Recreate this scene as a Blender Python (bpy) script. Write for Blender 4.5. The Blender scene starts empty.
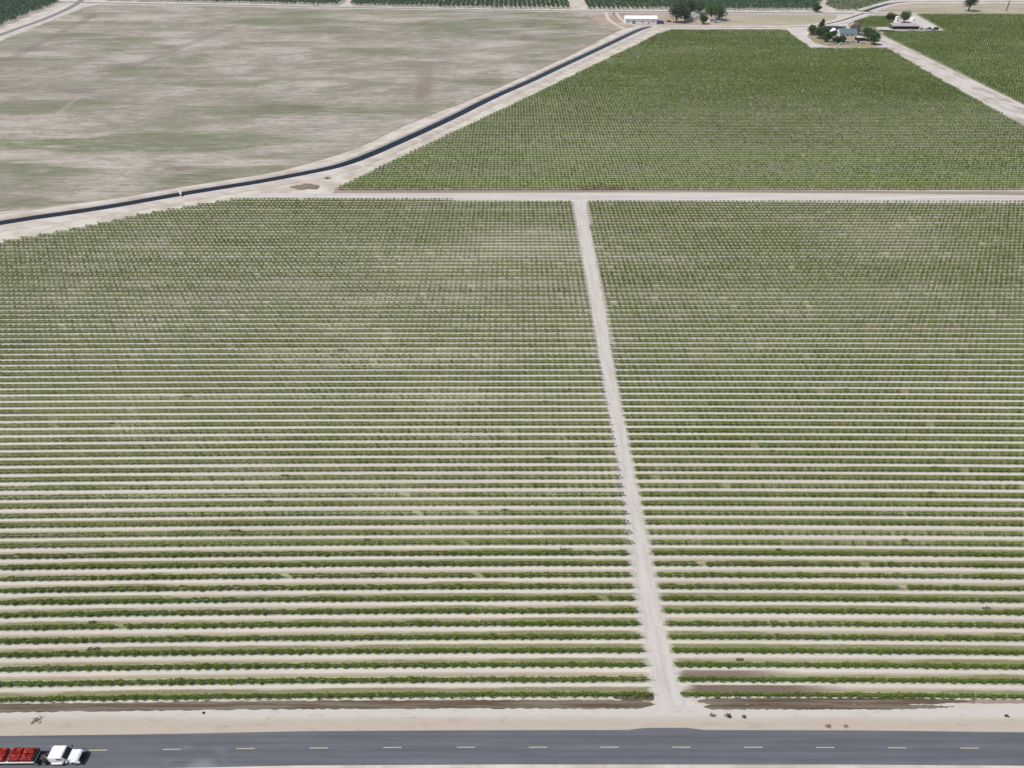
import bpy, bmesh, math, random
import numpy as np
from mathutils import Vector
rng = np.random.default_rng(7)
random.seed(7)
scene = bpy.context.scene
C = scene.collection

# ------------------------------------------------------------------ camera, sky, sun, exposure
CAM_H, PITCH, F = 118.6, math.radians(36.8), 683.0
cd = bpy.data.cameras.new('camera'); cam = bpy.data.objects.new('camera', cd); C.objects.link(cam)
cd.sensor_width = 36; cd.lens = F/1024*36; cd.clip_start = 1; cd.clip_end = 20000
cam.location = (0, 0, CAM_H); cam.rotation_euler = (math.pi/2-PITCH, 0, 0)
scene.camera = cam
SUN = Vector((-0.58, -0.20, 1.0)).normalized()
SEL = math.asin(SUN.z); SAZ = math.atan2(SUN.x, SUN.y)
w = bpy.data.worlds.new('World'); scene.world = w; w.use_nodes = True
nt = w.node_tree; bg = nt.nodes['Background']
sky = nt.nodes.new('ShaderNodeTexSky'); sky.sky_type = 'NISHITA'; sky.sun_disc = False
sky.sun_elevation = SEL; sky.sun_rotation = SAZ; sky.dust_density = 1.5
nt.links.new(sky.outputs[0], bg.inputs[0]); bg.inputs[1].default_value = 0.11
ld = bpy.data.lights.new('sun', 'SUN'); ld.energy = 4.0; ld.angle = math.radians(0.53); ld.color = (1, .965, .91)
lo = bpy.data.objects.new('sun', ld); C.objects.link(lo); lo.rotation_euler = SUN.to_track_quat('Z', 'Y').to_euler()
vs = scene.view_settings; vs.view_transform = 'Standard'; vs.look = 'None'; vs.gamma = 1; vs.exposure = -0.03
vs.use_curve_mapping = False

# ------------------------------------------------------------------ survey: a sighting from the drone to a point of the ground
def G(px, py, z=0.0):
    v = (py-384)/F; u = (px-512)/F
    dy = math.cos(PITCH)-v*math.sin(PITCH); dz = -math.sin(PITCH)-v*math.cos(PITCH)
    t = (z-CAM_H)/dz
    return Vector((u*t, dy*t, z))
def Gs(pts, z=0.0): return [G(a, b, z) for a, b in pts]

# ------------------------------------------------------------------ node helper
class NG:
    def __init__(s, name, rough=0.9, spec=0.2):
        s.m = bpy.data.materials.new(name); s.m.use_nodes = True; s.t = s.m.node_tree
        s.b = s.t.nodes['Principled BSDF']; s.b.inputs['Roughness'].default_value = rough
        s.b.inputs['Specular IOR Level'].default_value = spec
    def n(s, typ, **kw):
        x = s.t.nodes.new(typ)
        for k, v in kw.items(): setattr(x, k, v)
        return x
    def put(s, sock, v):
        if isinstance(v, bpy.types.NodeSocket): s.t.links.new(v, sock)
        elif isinstance(v, (tuple, list)) and sock.type == 'RGBA' and len(v) == 3: sock.default_value = (*v, 1)
        else: sock.default_value = v
    def math(s, op, a, b=0.0, c=None, clamp=False):
        x = s.n('ShaderNodeMath', operation=op, use_clamp=clamp); s.put(x.inputs[0], a); s.put(x.inputs[1], b)
        if c is not None: s.put(x.inputs[2], c)
        return x.outputs[0]
    def pos(s): return s.n('ShaderNodeNewGeometry').outputs['Position']
    def scaled(s, vec, sc, off=(0, 0, 0)):
        x = s.n('ShaderNodeVectorMath', operation='MULTIPLY'); s.put(x.inputs[0], vec); x.inputs[1].default_value = sc
        y = s.n('ShaderNodeVectorMath', operation='ADD'); s.put(y.inputs[0], x.outputs[0]); y.inputs[1].default_value = off
        return y.outputs[0]
    def noise(s, vec, scale=1.0, detail=4, rough=0.55, dist=0.0):
        x = s.n('ShaderNodeTexNoise'); s.put(x.inputs['Vector'], vec); x.inputs['Scale'].default_value = scale
        x.inputs['Detail'].default_value = detail; x.inputs['Roughness'].default_value = rough; x.inputs['Distortion'].default_value = dist
        return x.outputs['Fac']
    def ramp(s, f, lo, hi, smooth=True):
        x = s.n('ShaderNodeMapRange'); x.interpolation_type = 'SMOOTHSTEP' if smooth else 'LINEAR'
        s.put(x.inputs[0], f); s.put(x.inputs[1], lo); s.put(x.inputs[2], hi)
        return x.outputs[0]
    def mix(s, f, a, b, mode='MIX'):
        x = s.n('ShaderNodeMix', data_type='RGBA', blend_type=mode); s.put(x.inputs[0], f)
        s.put(x.inputs[6], a); s.put(x.inputs[7], b); return x.outputs[2]
    def gain(s, col, f, lo, hi):
        v = s.math('MULTIPLY_ADD', f, hi-lo, lo)
        x = s.n('ShaderNodeVectorMath', operation='SCALE'); s.put(x.inputs[0], col); s.put(x.inputs['Scale'], v)
        return x.outputs[0]
    def bell(s, f, c, w_):          # soft bump round c of half width w_
        d = s.math('ABSOLUTE', s.math('SUBTRACT', f, c))
        return s.math('SUBTRACT', 1.0, s.ramp(d, w_*0.55, w_))
    def blob(s, xyz, cx, cy, rx, ry):
        dx = s.math('DIVIDE', s.math('SUBTRACT', xyz[0], cx), rx); dy = s.math('DIVIDE', s.math('SUBTRACT', xyz[1], cy), ry)
        d = s.math('ADD', s.math('MULTIPLY', dx, dx), s.math('MULTIPLY', dy, dy))
        return s.math('SUBTRACT', 1.0, s.ramp(d, 0.0, 1.0))
    def sep(s, v):
        x = s.n('ShaderNodeSeparateXYZ'); s.put(x.inputs[0], v); return x.outputs
    def out(s, col=None, bump=None, strength=0.3, dist=0.05):
        if col is not None: s.put(s.b.inputs['Base Color'], col)
        if bump is not None:
            x = s.n('ShaderNodeBump'); x.inputs['Strength'].default_value = strength; x.inputs['Distance'].default_value = dist
            s.put(x.inputs['Height'], bump); s.put(s.b.inputs['Normal'], x.outputs[0])
        return s.m

SOIL_W = (.555, .52, .45); SOIL_P = (.42, .365, .30); SOIL_T = (.42, .345, .265); WET = (.15, .11, .08)
M = {}
def simple(name, col, rough=0.7, spec=0.3, var=0.12, metal=0.0, scale=1.3):
    g = NG(name, rough, spec); g.b.inputs['Metallic'].default_value = metal
    f = g.noise(g.pos(), scale, 3)
    M[name] = g.out(g.gain(col, f, 1-var, 1+var)); return M[name]

def soil_mat(name, a, b, sx=.08, sy=.08, tracks=None):
    g = NG(name, .95, .1); p = g.pos()
    f = g.noise(g.scaled(p, (sx, sy, .1)), 1, 5, .6); f2 = g.noise(p, 1.6, 4, .7); f3 = g.noise(p, .35, 4, .65)
    c = g.mix(g.ramp(f, .36, .64), a, b); c = g.gain(c, f2, .86, 1.12); c = g.gain(c, f3, .86, 1.14)
    M[name] = g.out(c, f2, .35, .08); return M[name]
soil_mat('bare_earth', SOIL_W, SOIL_P)
soil_mat('pale_dust', (.55, .505, .465), (.48, .43, .39))
soil_mat('yard_dirt', (.40, .33, .27), (.32, .24, .17), .05, .05)
soil_mat('dry_grass', (.42, .36, .28), (.31, .28, .19), .012, .05)
soil_mat('bank_earth', (.56, .51, .46), (.46, .39, .33), .05, .2)
soil_mat('wet_strip', (.25, .20, .16), (.31, .25, .21), .02, .3)

# sandy verge by the paved road: whitish dust next the vines, tan sand by the asphalt
g = NG('verge', .95, .1); p = g.pos(); x = g.sep(p)
f = g.noise(g.scaled(p, (.05, .6, 1)), 1, 4); f2 = g.noise(p, 2.2, 4, .7); f3 = g.noise(g.scaled(p, (.25, .9, 1)), 1, 5, .65)
yy = g.math('ADD', x[1], g.math('MULTIPLY_ADD', f, 1.3, -.65))
c = g.mix(g.ramp(yy, 59.3, 61.8), (.43, .37, .305), (.50, .46, .42))
c = g.mix(g.math('MULTIPLY', g.bell(yy, 60.2, .9), .22), c, (.38, .30, .22))
c = g.mix(g.math('MULTIPLY', g.ramp(f3, .54, .68), .38), c, (.30, .25, .20))
M['verge'] = g.out(g.gain(c, f2, .88, 1.1), f2, .4, .06)

# vineyard floor: UV = (metres along the row, rows counted from the first)
def floor_mat(name, green, seed, weed=(.19, .20, .075), weed2=(.14, .135, .07)):
    g = NG(name, .95, .08)
    uv = g.n('ShaderNodeUVMap'); uv.uv_map = 'rows'; u = g.sep(uv.outputs[0]); p = g.pos()
    row = g.math('FLOOR', u[1]); t0 = g.math('SUBTRACT', u[1], row)
    wn = g.n('ShaderNodeTexWhiteNoise', noise_dimensions='1D'); g.put(wn.inputs['W'], g.math('ADD', row, seed)); rnd = wn.outputs[0]
    wn2 = g.n('ShaderNodeTexWhiteNoise', noise_dimensions='1D'); g.put(wn2.inputs['W'], g.math('ADD', row, seed+77.5)); rnd2 = wn2.outputs[0]
    cmb = g.n('ShaderNodeCombineXYZ'); g.put(cmb.inputs[0], g.math('MULTIPLY', u[0], .035)); g.put(cmb.inputs[1], g.math('MULTIPLY', row, 5.3))
    along = g.noise(cmb.outputs[0], 1, 4, .6)
    broad = g.noise(g.scaled(p, (.011, .02, 1)), 1, 4, .6); fine = g.noise(p, 2.4, 4, .7); mid = g.noise(g.scaled(p, (.5, 2.0, 1)), 1, 3, .6)
    t = g.math('ADD', t0, g.math('MULTIPLY_ADD', mid, .10, -.05))
    c = g.mix(g.ramp(t, .55, .68), SOIL_P, SOIL_W)                              # tilled centre, then the pale loose berm
    c = g.mix(g.math('MULTIPLY', g.bell(t, .27, .21), g.math('MULTIPLY_ADD', along, .7, .45)), c, (.335, .355, .185))  # dry straw line
    c = g.mix(g.math('MULTIPLY', g.bell(t, .42, .055), .55), c, (.27, .19, .13))  # thin brown line along the row
    c = g.mix(g.math('MULTIPLY', g.bell(t, .53, .03), g.math('MULTIPLY', rnd2, .4)), c, (.34, .25, .18))
    # weeds between the rows
    gv = g.math('ADD', g.math('ADD', g.math('MULTIPLY', rnd, .42), g.math('MULTIPLY', along, .50)), g.math('MULTIPLY', broad, .62))
    y = g.sep(p)[1]
    gv = g.math('ADD', gv, g.math('MULTIPLY', g.ramp(y, 75., 150.), .15)); gv = g.math('ADD', gv, green)
    gv = g.math('ADD', gv, g.math('MULTIPLY_ADD', g.noise(g.scaled(p, (.03, .045, 1), (17, 5, 0)), 1, 5, .65), 1.0, -.5))
    wd = g.ramp(gv, .68, 1.06)
    reach = g.math('MULTIPLY_ADD', wd, .45, .18)
    band = g.math('SUBTRACT', 1.0, g.ramp(g.math('SUBTRACT', t, reach), -.08, .05))
    wm = g.math('MULTIPLY', g.math('MULTIPLY', band, g.math('MULTIPLY_ADD', wd, .60, .28)), g.ramp(fine, .25, .55))
    c = g.mix(wm, c, g.mix(broad, weed, weed2))
    top = g.math('MULTIPLY', g.ramp(t, .80, .93), g.math('MULTIPLY_ADD', wd, .45, .12))
    c = g.mix(top, c, (.15, .17, .06))
    # wet irrigation patches
    for (a, b, s_) in ((688, 850, 0), (676, 800, 1)):
        pa = G(a, 688 if s_ == 0 else 671.5); pb = G(b, 688 if s_ == 0 else 671.5)
        inx = g.math('MULTIPLY', g.ramp(u[0], pa.x-1, pa.x+2), g.math('SUBTRACT', 1.0, g.ramp(u[0], pb.x-12, pb.x+2)))
        iny = g.math('MULTIPLY', g.math('COMPARE', row, float(s_), .1), g.math('MULTIPLY', g.ramp(t, .02, .1), g.math('SUBTRACT', 1.0, g.ramp(t, .70, .80))))
        c = g.mix(g.math('MULTIPLY', g.math('MULTIPLY', inx, iny), .97 if s_ == 0 else .8), c, (.15, .115, .088))
    for (a, b, yy, rr, k) in ((595, 645, 0, 0, .6), (180, 262, 0, 0, .5), (330, 480, 0, 0, .5), (0, 140, 2, 0, .5)):
        pa = G(a, 686); pb = G(b, 686)
        inx = g.math('MULTIPLY', g.ramp(u[0], pa.x-2, pa.x+4), g.math('SUBTRACT', 1.0, g.ramp(u[0], pb.x-4, pb.x+1)))
        iny = g.math('MULTIPLY', g.math('COMPARE', row, float(yy), .1), g.bell(t, .42, .12))
        c = g.mix(g.math('MULTIPLY', g.math('MULTIPLY', inx, iny), k), c, (.25, .195, .15))
    # canopy shade painted into the soil, plus litter and weeds, bulging at every vine
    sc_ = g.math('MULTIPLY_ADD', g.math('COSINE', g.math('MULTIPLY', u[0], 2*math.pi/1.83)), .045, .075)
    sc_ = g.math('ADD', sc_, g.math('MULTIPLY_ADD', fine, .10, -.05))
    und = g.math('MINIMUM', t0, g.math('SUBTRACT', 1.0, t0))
    litter_shade = g.math('SUBTRACT', 1.0, g.ramp(g.math('SUBTRACT', und, sc_), -.03, .03))
    c = g.mix(g.math('MULTIPLY', litter_shade, g.math('MULTIPLY_ADD', mid, .9, .15)), c, (.125, .135, .05))
    uv2 = g.n('ShaderNodeUVMap'); uv2.uv_map = 'ends'; e_ = g.sep(uv2.outputs[0])[0]
    e_ = g.math('ADD', e_, g.math('MULTIPLY_ADD', g.noise(g.scaled(p, (.6, 1.1, 1)), 1, 4, .65), -5., 2.6))
    c = g.mix(g.math('SUBTRACT', 1., g.ramp(e_, -.6, 1.9)), c, (.50, .46, .425))
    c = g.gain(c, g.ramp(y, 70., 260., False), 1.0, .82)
    c = g.gain(c, fine, .84, 1.13); c = g.gain(c, broad, .82, 1.18); c = g.gain(c, along, .82, 1.18)
    M[name] = g.out(c, fine, .4, .05)
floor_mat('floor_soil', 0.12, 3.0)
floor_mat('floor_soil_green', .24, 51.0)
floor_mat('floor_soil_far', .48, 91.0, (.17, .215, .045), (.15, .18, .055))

# fallow field
g = NG('fallow', .95, .08); p = g.pos(); x = g.sep(p)
s1 = g.noise(g.scaled(p, (.0105, .030, 1)), 1, 6, .60, .3); s2 = g.noise(g.scaled(p, (.022, .36, 1), (31, 7, 0)), 1, 6, .78)
s3 = g.noise(g.scaled(p, (.016, .030, 1), (90, 40, 0)), 1, 6, .72, 1.2); fine = g.noise(g.scaled(p, (.25, .5, 1)), 1, 5, .72)
b1 = g.noise(g.scaled(p, (.0085, .0125, 1), (55, 21, 0)), 1, 9, .74, .6)
b2 = g.noise(g.scaled(p, (.035, .055, 1), (8, 61, 0)), 1, 8, .78, .4)
st = g.noise(g.scaled(p, (.07, .32, 1), (31, 7, 0)), 1, 8, .86)
s9 = g.noise(g.scaled(p, (.018, .75, 1), (3, 70, 0)), 1, 5, .7)
bb = g.math('ADD', g.math('MULTIPLY_ADD', s9, .30, -.15), g.math('ADD', g.math('ADD', g.math('MULTIPLY', b1, .5), g.math('MULTIPLY', b2, .28)), g.math('MULTIPLY', st, .40)))
c = g.mix(g.ramp(bb, .52, .67), (.235, .215, .165), (.44, .385, .335))
c = g.mix(g.math('MULTIPLY', g.ramp(g.noise(g.scaled(p, (.03, .05, 1), (3, 77, 0)), 1, 9, .82), .54, .64), .6), c, (.235, .17, .14))
c = g.gain(c, g.noise(g.scaled(p, (.22, .55, 1), (3, 7, 0)), 1, 6, .85), .55, 1.45)
gr = g.math('ADD', g.math('MULTIPLY', s1, 1.1), g.math('MULTIPLY', s2, .42))
for (a, b, rx, ry, k) in ((150, 143, 95, 24, .30), (20, 170, 55, 16, .22), (520, 22, 140, 45, .12), (300, 22, 100, 40, .16), (240, 110, 90, 12, .15), (190, 163, 60, 8, -.35),
                          (330, 60, 120, 20, -.14), (30, 135, 60, 10, -.3), (480, 70, 100, 35, -.13), (290, 125, 60, 18, -.22), (60, 105, 80, 25, .10), (35, 35, 60, 25, .08)):
    q = G(a, b); gr = g.math('ADD', gr, g.math('MULTIPLY', g.blob(x, q.x, q.y, rx, ry), k))
c = g.mix(g.math('MULTIPLY', g.ramp(g.math('ADD', gr, g.math('MULTIPLY_ADD', b2, .5, -.25)), .68, .98), g.ramp(g.noise(g.scaled(p, (.05, .32, 1), (9, 2, 0)), 1, 6, .8), .28, .56)), c, (.165, .175, .105))
c = g.mix(g.math('MULTIPLY', g.ramp(s3, .60, .74), .55), c, (.215, .165, .135))
for (a, b, rx, ry, k) in ((170, 47, 14, 14, .75), (158, 54, 12, 12, .5), (8, 59, 26, 12, .5), (30, 50, 26, 12, .35), (424, 88, 7, 45, .5), (530, 25, 9, 20, .6), (526, 38, 10, 16, .6), (528, 55, 14, 12, .4),
                          (83, 91, 14, 12, .5), (178, 168, 10, 5, .8), (120, 66, 20, 12, .35), (262, 70, 14, 10, .5), (265, 71, 20, 6, .45), (445, 45, 12, 20, .3), (205, 34, 22, 30, .3)):
    q = G(a, b); c = g.mix(g.math('MULTIPLY', g.blob(x, q.x, q.y, rx, ry), g.math('MULTIPLY', g.ramp(fine, .34, .58), k)), c, (.17, .125, .105))
# farm tracks crossing the field
def track(c, a, b, wd_, col, k):
    A, B = G(*a), G(*b); d = (B-A).normalized(); nrm = (-d.y, d.x)
    s = g.math('ADD', g.math('MULTIPLY', g.math('SUBTRACT', x[0], A.x), nrm[0]), g.math('MULTIPLY', g.math('SUBTRACT', x[1], A.y), nrm[1]))
    s = g.math('ADD', s, g.math('MULTIPLY_ADD', fine, 16., -8.))
    l = g.math('ADD', g.math('MULTIPLY', g.math('SUBTRACT', x[0], A.x), d.x), g.math('MULTIPLY', g.math('SUBTRACT', x[1], A.y), d.y))
    L = (B-A).length
    m = g.math('MULTIPLY', g.bell(s, 0., wd_), g.math('MULTIPLY', g.ramp(l, 0., 15.), g.math('SUBTRACT', 1., g.ramp(l, L-15, L))))
    return g.mix(g.math('MULTIPLY', m, k), c, col)
c = track(c, (8, 60), (100, 12), 6, (.20, .17, .14), .55)
c = track(c, (90, 84), (245, 22), 5, (.21, .18, .15), .45)
c = track(c, (50, 120), (88, 90), 2, (.42, .38, .32), .35)
c = track(c, (424, 100), (426, 60), 6, (.24, .18, .15), .4)
c = g.gain(c, fine, .70, 1.28)
c = g.gain(c, g.noise(g.scaled(p, (.006, .012, 1), (5, 3, 0)), 1, 6, .75), .72, 1.26)
M['fallow'] = g.out(c, fine, .4, .3)

# asphalt
g = NG('asphalt', .82, .35); p = g.pos(); x = g.sep(p)
f = g.noise(g.scaled(p, (.03, 1.4, 1)), 1, 4, .6); f2 = g.noise(p, 4., 4, .7); f3 = g.noise(g.scaled(p, (.12, .5, 1)), 1, 4)
c = g.mix(g.ramp(f, .3, .7), (.092, .097, .110), (.125, .13, .143))
q = G(205, 758)
dd = g.math('SQRT', g.math('ADD', g.math('POWER', g.math('SUBTRACT', x[0], q.x-1.2), 2.), g.math('POWER', g.math('SUBTRACT', x[1], q.y-3.0), 2.)))
arc = g.math('MULTIPLY', g.bell(dd, 5.4, .7), g.math('MULTIPLY', g.math('MULTIPLY', g.ramp(f2, .3, .6), g.ramp(f3, .42, .62)), .16))
c = g.mix(arc, c, (.33, .33, .34))
c = g.mix(g.math('MULTIPLY', g.blob(x, q.x, q.y-1.8, 3.2, 2.2), .3), c, (.34, .34, .35))
for yy_, k_ in ((57.55, .5), (56.7, .4), (55.1, .4), (54.2, .5)): c = g.mix(g.math('MULTIPLY', g.bell(g.math('ADD', x[1], g.math('MULTIPLY_ADD', f3, .3, -.15)), yy_, .42), g.math('MULTIPLY', f3, k_)), c, (.072, .076, .086))
c = g.mix(g.math('MULTIPLY', g.ramp(g.noise(g.scaled(p, (.35, .9, 1), (4, 9, 0)), 1, 6, .8), .60, .70), .35), c, (.17, .17, .17))
c = g.gain(c, f3, .80, 1.2)
M['asphalt'] = g.out(g.gain(c, f2, .86, 1.14), f2, .2, .02)
g = NG('old_asphalt', .85, .3); p = g.pos(); f2 = g.noise(p, .6, 4, .7)
M['old_asphalt'] = g.out(g.gain((.21, .19, .175), f2, .85, 1.15))
g = NG('road_paint', .7, .3); p = g.pos(); f2 = g.noise(p, 5., 4, .7)
M['road_paint'] = g.out(g.mix(g.ramp(f2, .35, .7), (.43, .40, .29), (.28, .26, .19)))

# water
g = NG('water', .25, .07); g.b.inputs['IOR'].default_value = 1.33; p = g.pos()
f = g.noise(g.scaled(p, (.9, .9, 1)), 1, 3)
M['water'] = g.out((.010, .017, .028), f, .10, .06)

# leaves
def leaf(name, a, b, tr=.25, scale=.35, dry=None):
    g = NG(name, .55, .25); geo = g.n('ShaderNodeNewGeometry')
    f = g.noise(geo.outputs['Position'], scale, 3); r = geo.outputs['Random Per Island']
    c = g.mix(r, a, b); c = g.gain(c, f, .72, 1.3)
    if dry: c = g.mix(g.math('MULTIPLY', g.ramp(r, .86, .9), .7), c, dry)
    g.put(g.b.inputs['Base Color'], c)
    if tr > 0:
        t = g.n('ShaderNodeBsdfTranslucent'); g.put(t.inputs[0], g.mix(.35, c, (.20, .26, .04)))
        m = g.n('ShaderNodeMixShader'); m.inputs[0].default_value = tr
        o = g.t.nodes['Material Output']
        g.t.links.new(g.b.outputs[0], m.inputs[1]); g.t.links.new(t.outputs[0], m.inputs[2]); g.t.links.new(m.outputs[0], o.inputs[0])
    M[name] = g.m
leaf('vine_leaf', (.080, .135, .014), (.195, .265, .028), .28, .25)
leaf('vine_leaf_far', (.062, .120, .010), (.175, .240, .022), .25, .03)
leaf('orchard_leaf', (.026, .075, .026), (.052, .118, .042), .1, .12)
leaf('tree_leaf', (.030, .075, .016), (.070, .130, .026), .15, .3)
leaf('dark_leaf', (.022, .040, .018), (.048, .075, .030), .1, .3)
leaf('grey_leaf', (.11, .115, .085), (.19, .18, .14), .1, .3)
leaf('dry_leaf', (.16, .13, .085), (.26, .22, .15), .05, .3)
leaf('weed_leaf', (.10, .11, .055), (.18, .17, .10), .05, .5)
simple('bark', (.14, .105, .075)); simple('wood_pole', (.42, .38, .33)); simple('steel', (.45, .45, .46), .5, .5, .1, .6)
simple('white_wall', (.80, .79, .76)); simple('white_roof', (.82, .82, .80), .5); simple('dark_roof', (.085, .092, .105), .8)
simple('solar_glass', (.018, .022, .045), .25, .6); simple('teal_roof', (.12, .16, .19), .8, .2); simple('tan_roof', (.52, .47, .38), .8)
simple('rust_roof', (.40, .33, .33), .7, .3, .25, 0, .35); simple('grey_roof', (.27, .26, .28), .8); simple('dark_wall', (.10, .085, .07))
simple('glass', (.02, .024, .03), .08, .6); simple('rubber', (.02, .02, .02), .8); simple('black_metal', (.025, .025, .03), .45, .5)
simple('truck_white', (.80, .82, .85), .3, .5, .03); simple('chrome', (.6, .6, .62), .2, .5, .05, 1.0); simple('blue_paint', (.05, .09, .26), .5, .4)
simple('red_bin', (.26, .008, .008), .55, .3, .2); g = NG('tomato', .4, .4); M['tomato'] = g.out(g.mix(g.ramp(g.noise(g.pos(), 2.2, 3), .42, .62), (.24, .006, .010), (.55, .10, .045))); simple('deck_metal', (.55, .54, .50), .6, .3)
simple('concrete', (.55, .53, .50)); simple('silver_car', (.42, .43, .45), .3, .5, .03); simple('white_car', (.75, .76, .78), .3, .5, .03)
simple('dark_car', (.05, .055, .07), .3, .5, .03); simple('cream_paint', (.74, .72, .60)); simple('lamp_glass', (.7, .7, .65), .2)
simple('amber', (.6, .25, .02), .3); simple('drip_hose', (.03, .03, .03)); simple('yellow_paint', (.62, .46, .08))

# ------------------------------------------------------------------ mesh helpers
def tag(o, label=None, cat=None, group=None, kind=None):
    if label: o['label'] = label
    if cat: o['category'] = cat
    if group: o['group'] = group
    if kind: o['kind'] = kind
    return o
def empty(name, loc, rz=0, label=None, cat=None, group=None):
    o = bpy.data.objects.new(name, None); C.objects.link(o); o.location = loc; o.rotation_euler = (0, 0, rz)
    o.empty_display_size = .5
    return tag(o, label, cat, group)
def link(name, me, parent=None):
    o = bpy.data.objects.new(name, me); C.objects.link(o)
    if parent: o.parent = parent
    return o
def np_mesh(name, V, Q, mats, mi=None, uv=None, smooth=False):
    me = bpy.data.meshes.new(name)
    V = np.asarray(V, np.float32); Q = np.asarray(Q, np.int32)
    me.vertices.add(len(V)); me.vertices.foreach_set('co', V.ravel())
    me.loops.add(Q.size); me.loops.foreach_set('vertex_index', Q.ravel())
    me.polygons.add(len(Q)); me.polygons.foreach_set('loop_start', np.arange(0, Q.size, Q.shape[1], dtype=np.int32))
    for m in mats: me.materials.append(m)
    if mi is not None: me.polygons.foreach_set('material_index', np.asarray(mi, np.int32))
    if uv is not None:
        l = me.uv_layers.new(name='rows'); l.data.foreach_set('uv', np.asarray(uv, np.float32)[Q.ravel()].ravel())
    me.update(calc_edges=True)
    if smooth: me.polygons.foreach_set('use_smooth', np.ones(len(Q), bool))
    return me
def leaves(cen, size, zb=.6):
    """one four-sided leaf clump at each centre, turned at random"""
    n = len(cen); nr = rng.normal(size=(n, 3)); nr[:, 2] = np.abs(nr[:, 2])+zb
    nr /= np.linalg.norm(nr, axis=1)[:, None]
    a = np.cross(nr, rng.normal(size=(n, 3))); a /= np.linalg.norm(a, axis=1)[:, None]; b = np.cross(nr, a)
    s = (np.asarray(size)*np.ones(n))[:, None]*.5; k = rng.uniform(.55, 1, (n, 1))
    V = np.stack([cen-a*s*1.15, cen-b*s*k, cen+a*s*1.15, cen+b*s*k], 1).reshape(-1, 3)
    return V, np.arange(4*n).reshape(n, 4)
def merge(parts):
    V = []; Q = []; I = []; o = 0
    for v, q, i in parts:
        V.append(v); Q.append(q+o); I.append(np.full(len(q), i)); o += len(v)
    return np.concatenate(V), np.concatenate(Q), np.concatenate(I)
def stick(a, b, ra, rb, n=5):
    a = np.array(a, float); b = np.array(b, float); d = b-a; d = d/np.linalg.norm(d)
    u = np.cross(d, [0, 0, 1.]) if abs(d[2]) < .9 else np.cross(d, [1., 0, 0]); u /= np.linalg.norm(u); v = np.cross(d, u)
    t = np.linspace(0, 2*np.pi, n, endpoint=False); ring = np.cos(t)[:, None]*u+np.sin(t)[:, None]*v
    V = np.concatenate([a+ring*ra, b+ring*rb]); i = np.arange(n); j = (i+1) % n
    return V, np.stack([i, j, j+n, i+n], 1)
class MB:
    """collects boxes, prisms and tubes; build() links them as one mesh object"""
    def __init__(s): s.bm = bmesh.new()
    def box(s, c, d, rz=0, bev=0):
        r = bmesh.ops.create_cube(s.bm, size=1); vs_ = r['verts']
        for v in vs_:
            q = Vector((v.co.x*d[0], v.co.y*d[1], v.co.z*d[2]))
            v.co = Vector((q.x*math.cos(rz)-q.y*math.sin(rz), q.x*math.sin(rz)+q.y*math.cos(rz), q.z))+Vector(c)
        if bev:
            es = list({e for v in vs_ for e in v.link_edges}); bmesh.ops.bevel(s.bm, geom=es, offset=bev, segments=2, affect='EDGES')
        return s
    def prism(s, prof, axis, lo, hi, taper=None):
        """profile in the plane normal to axis ('x' -> (y,z), 'y' -> (x,z), 'z' -> (x,y))"""
        def P(a, b, t): return {'x': (t, a, b), 'y': (a, t, b), 'z': (a, b, t)}[axis]
        A = [s.bm.verts.new(P(a, b, lo)) for a, b in prof]; pr2 = taper or prof
        B = [s.bm.verts.new(P(a, b, hi)) for a, b in pr2]; n = len(prof)
        s.bm.faces.new(A); s.bm.faces.new(B[::-1])
        for i in range(n): s.bm.faces.new((A[i], B[i], B[(i+1) % n], A[(i+1) % n]))
        return s
    def tube(s, a, b, ra, rb=None, n=10):
        rb = ra if rb is None else rb; V, Q = stick(a, b, ra, rb, n); vs_ = [s.bm.verts.new(v) for v in V]
        for q in Q: s.bm.faces.new([vs_[k] for k in q])
        s.bm.faces.new(vs_[:n]); s.bm.faces.new(vs_[n:][::-1]); return s
    def faces(s, V, F_):
        vs_ = [s.bm.verts.new(v) for v in V]
        for f in F_: s.bm.faces.new([vs_[k] for k in f])
        return s
    def build(s, name, mat, parent=None, recalc=True):
        if recalc: bmesh.ops.recalc_face_normals(s.bm, faces=s.bm.faces)
        me = bpy.data.meshes.new(name); s.bm.to_mesh(me); s.bm.free(); me.materials.append(mat)
        return link(name, me, parent)
def copy_tree(o, parent=None, loc=None, rz=None):
    c = o.copy(); C.objects.link(c); c.parent = parent
    if loc is not None: c.location = loc
    if rz is not None: c.rotation_euler = (0, 0, rz)
    for ch in list(o.children): copy_tree(ch, c)
    return c
def sheet(name, pts, mat, z, label=None, kind='structure'):
    """flat polygon lying on the ground"""
    bm = bmesh.new(); vs_ = [bm.verts.new((p_[0], p_[1], z)) for p_ in pts]; f_ = bm.faces.new(vs_)
    if f_.normal.z < 0: f_.normal_flip()
    f_.normal_update()
    if f_.normal.z < 0: f_.normal_flip()
    bmesh.ops.triangulate(bm, faces=[f_])
    me = bpy.data.meshes.new(name); bm.to_mesh(me); bm.free(); me.materials.append(mat)
    o = link(name, me); o['kind'] = kind
    if label: o['label'] = label
    return o
def smooth_line(P, k=3):
    P = [Vector((p_[0], p_[1], 0)) for p_ in P]
    for _ in range(k):
        Q = [P[0]]
        for a, b in zip(P, P[1:]): Q += [a*.75+b*.25, a*.25+b*.75]
        P = Q+[P[-1]]
    return P
def side(P, d):
    """offset a line to its left by d"""
    out = []
    for i, p_ in enumerate(P):
        t = (P[min(i+1, len(P)-1)]-P[max(i-1, 0)]).normalized(); out.append(p_+Vector((-t.y, t.x, 0))*d)
    return out
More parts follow.
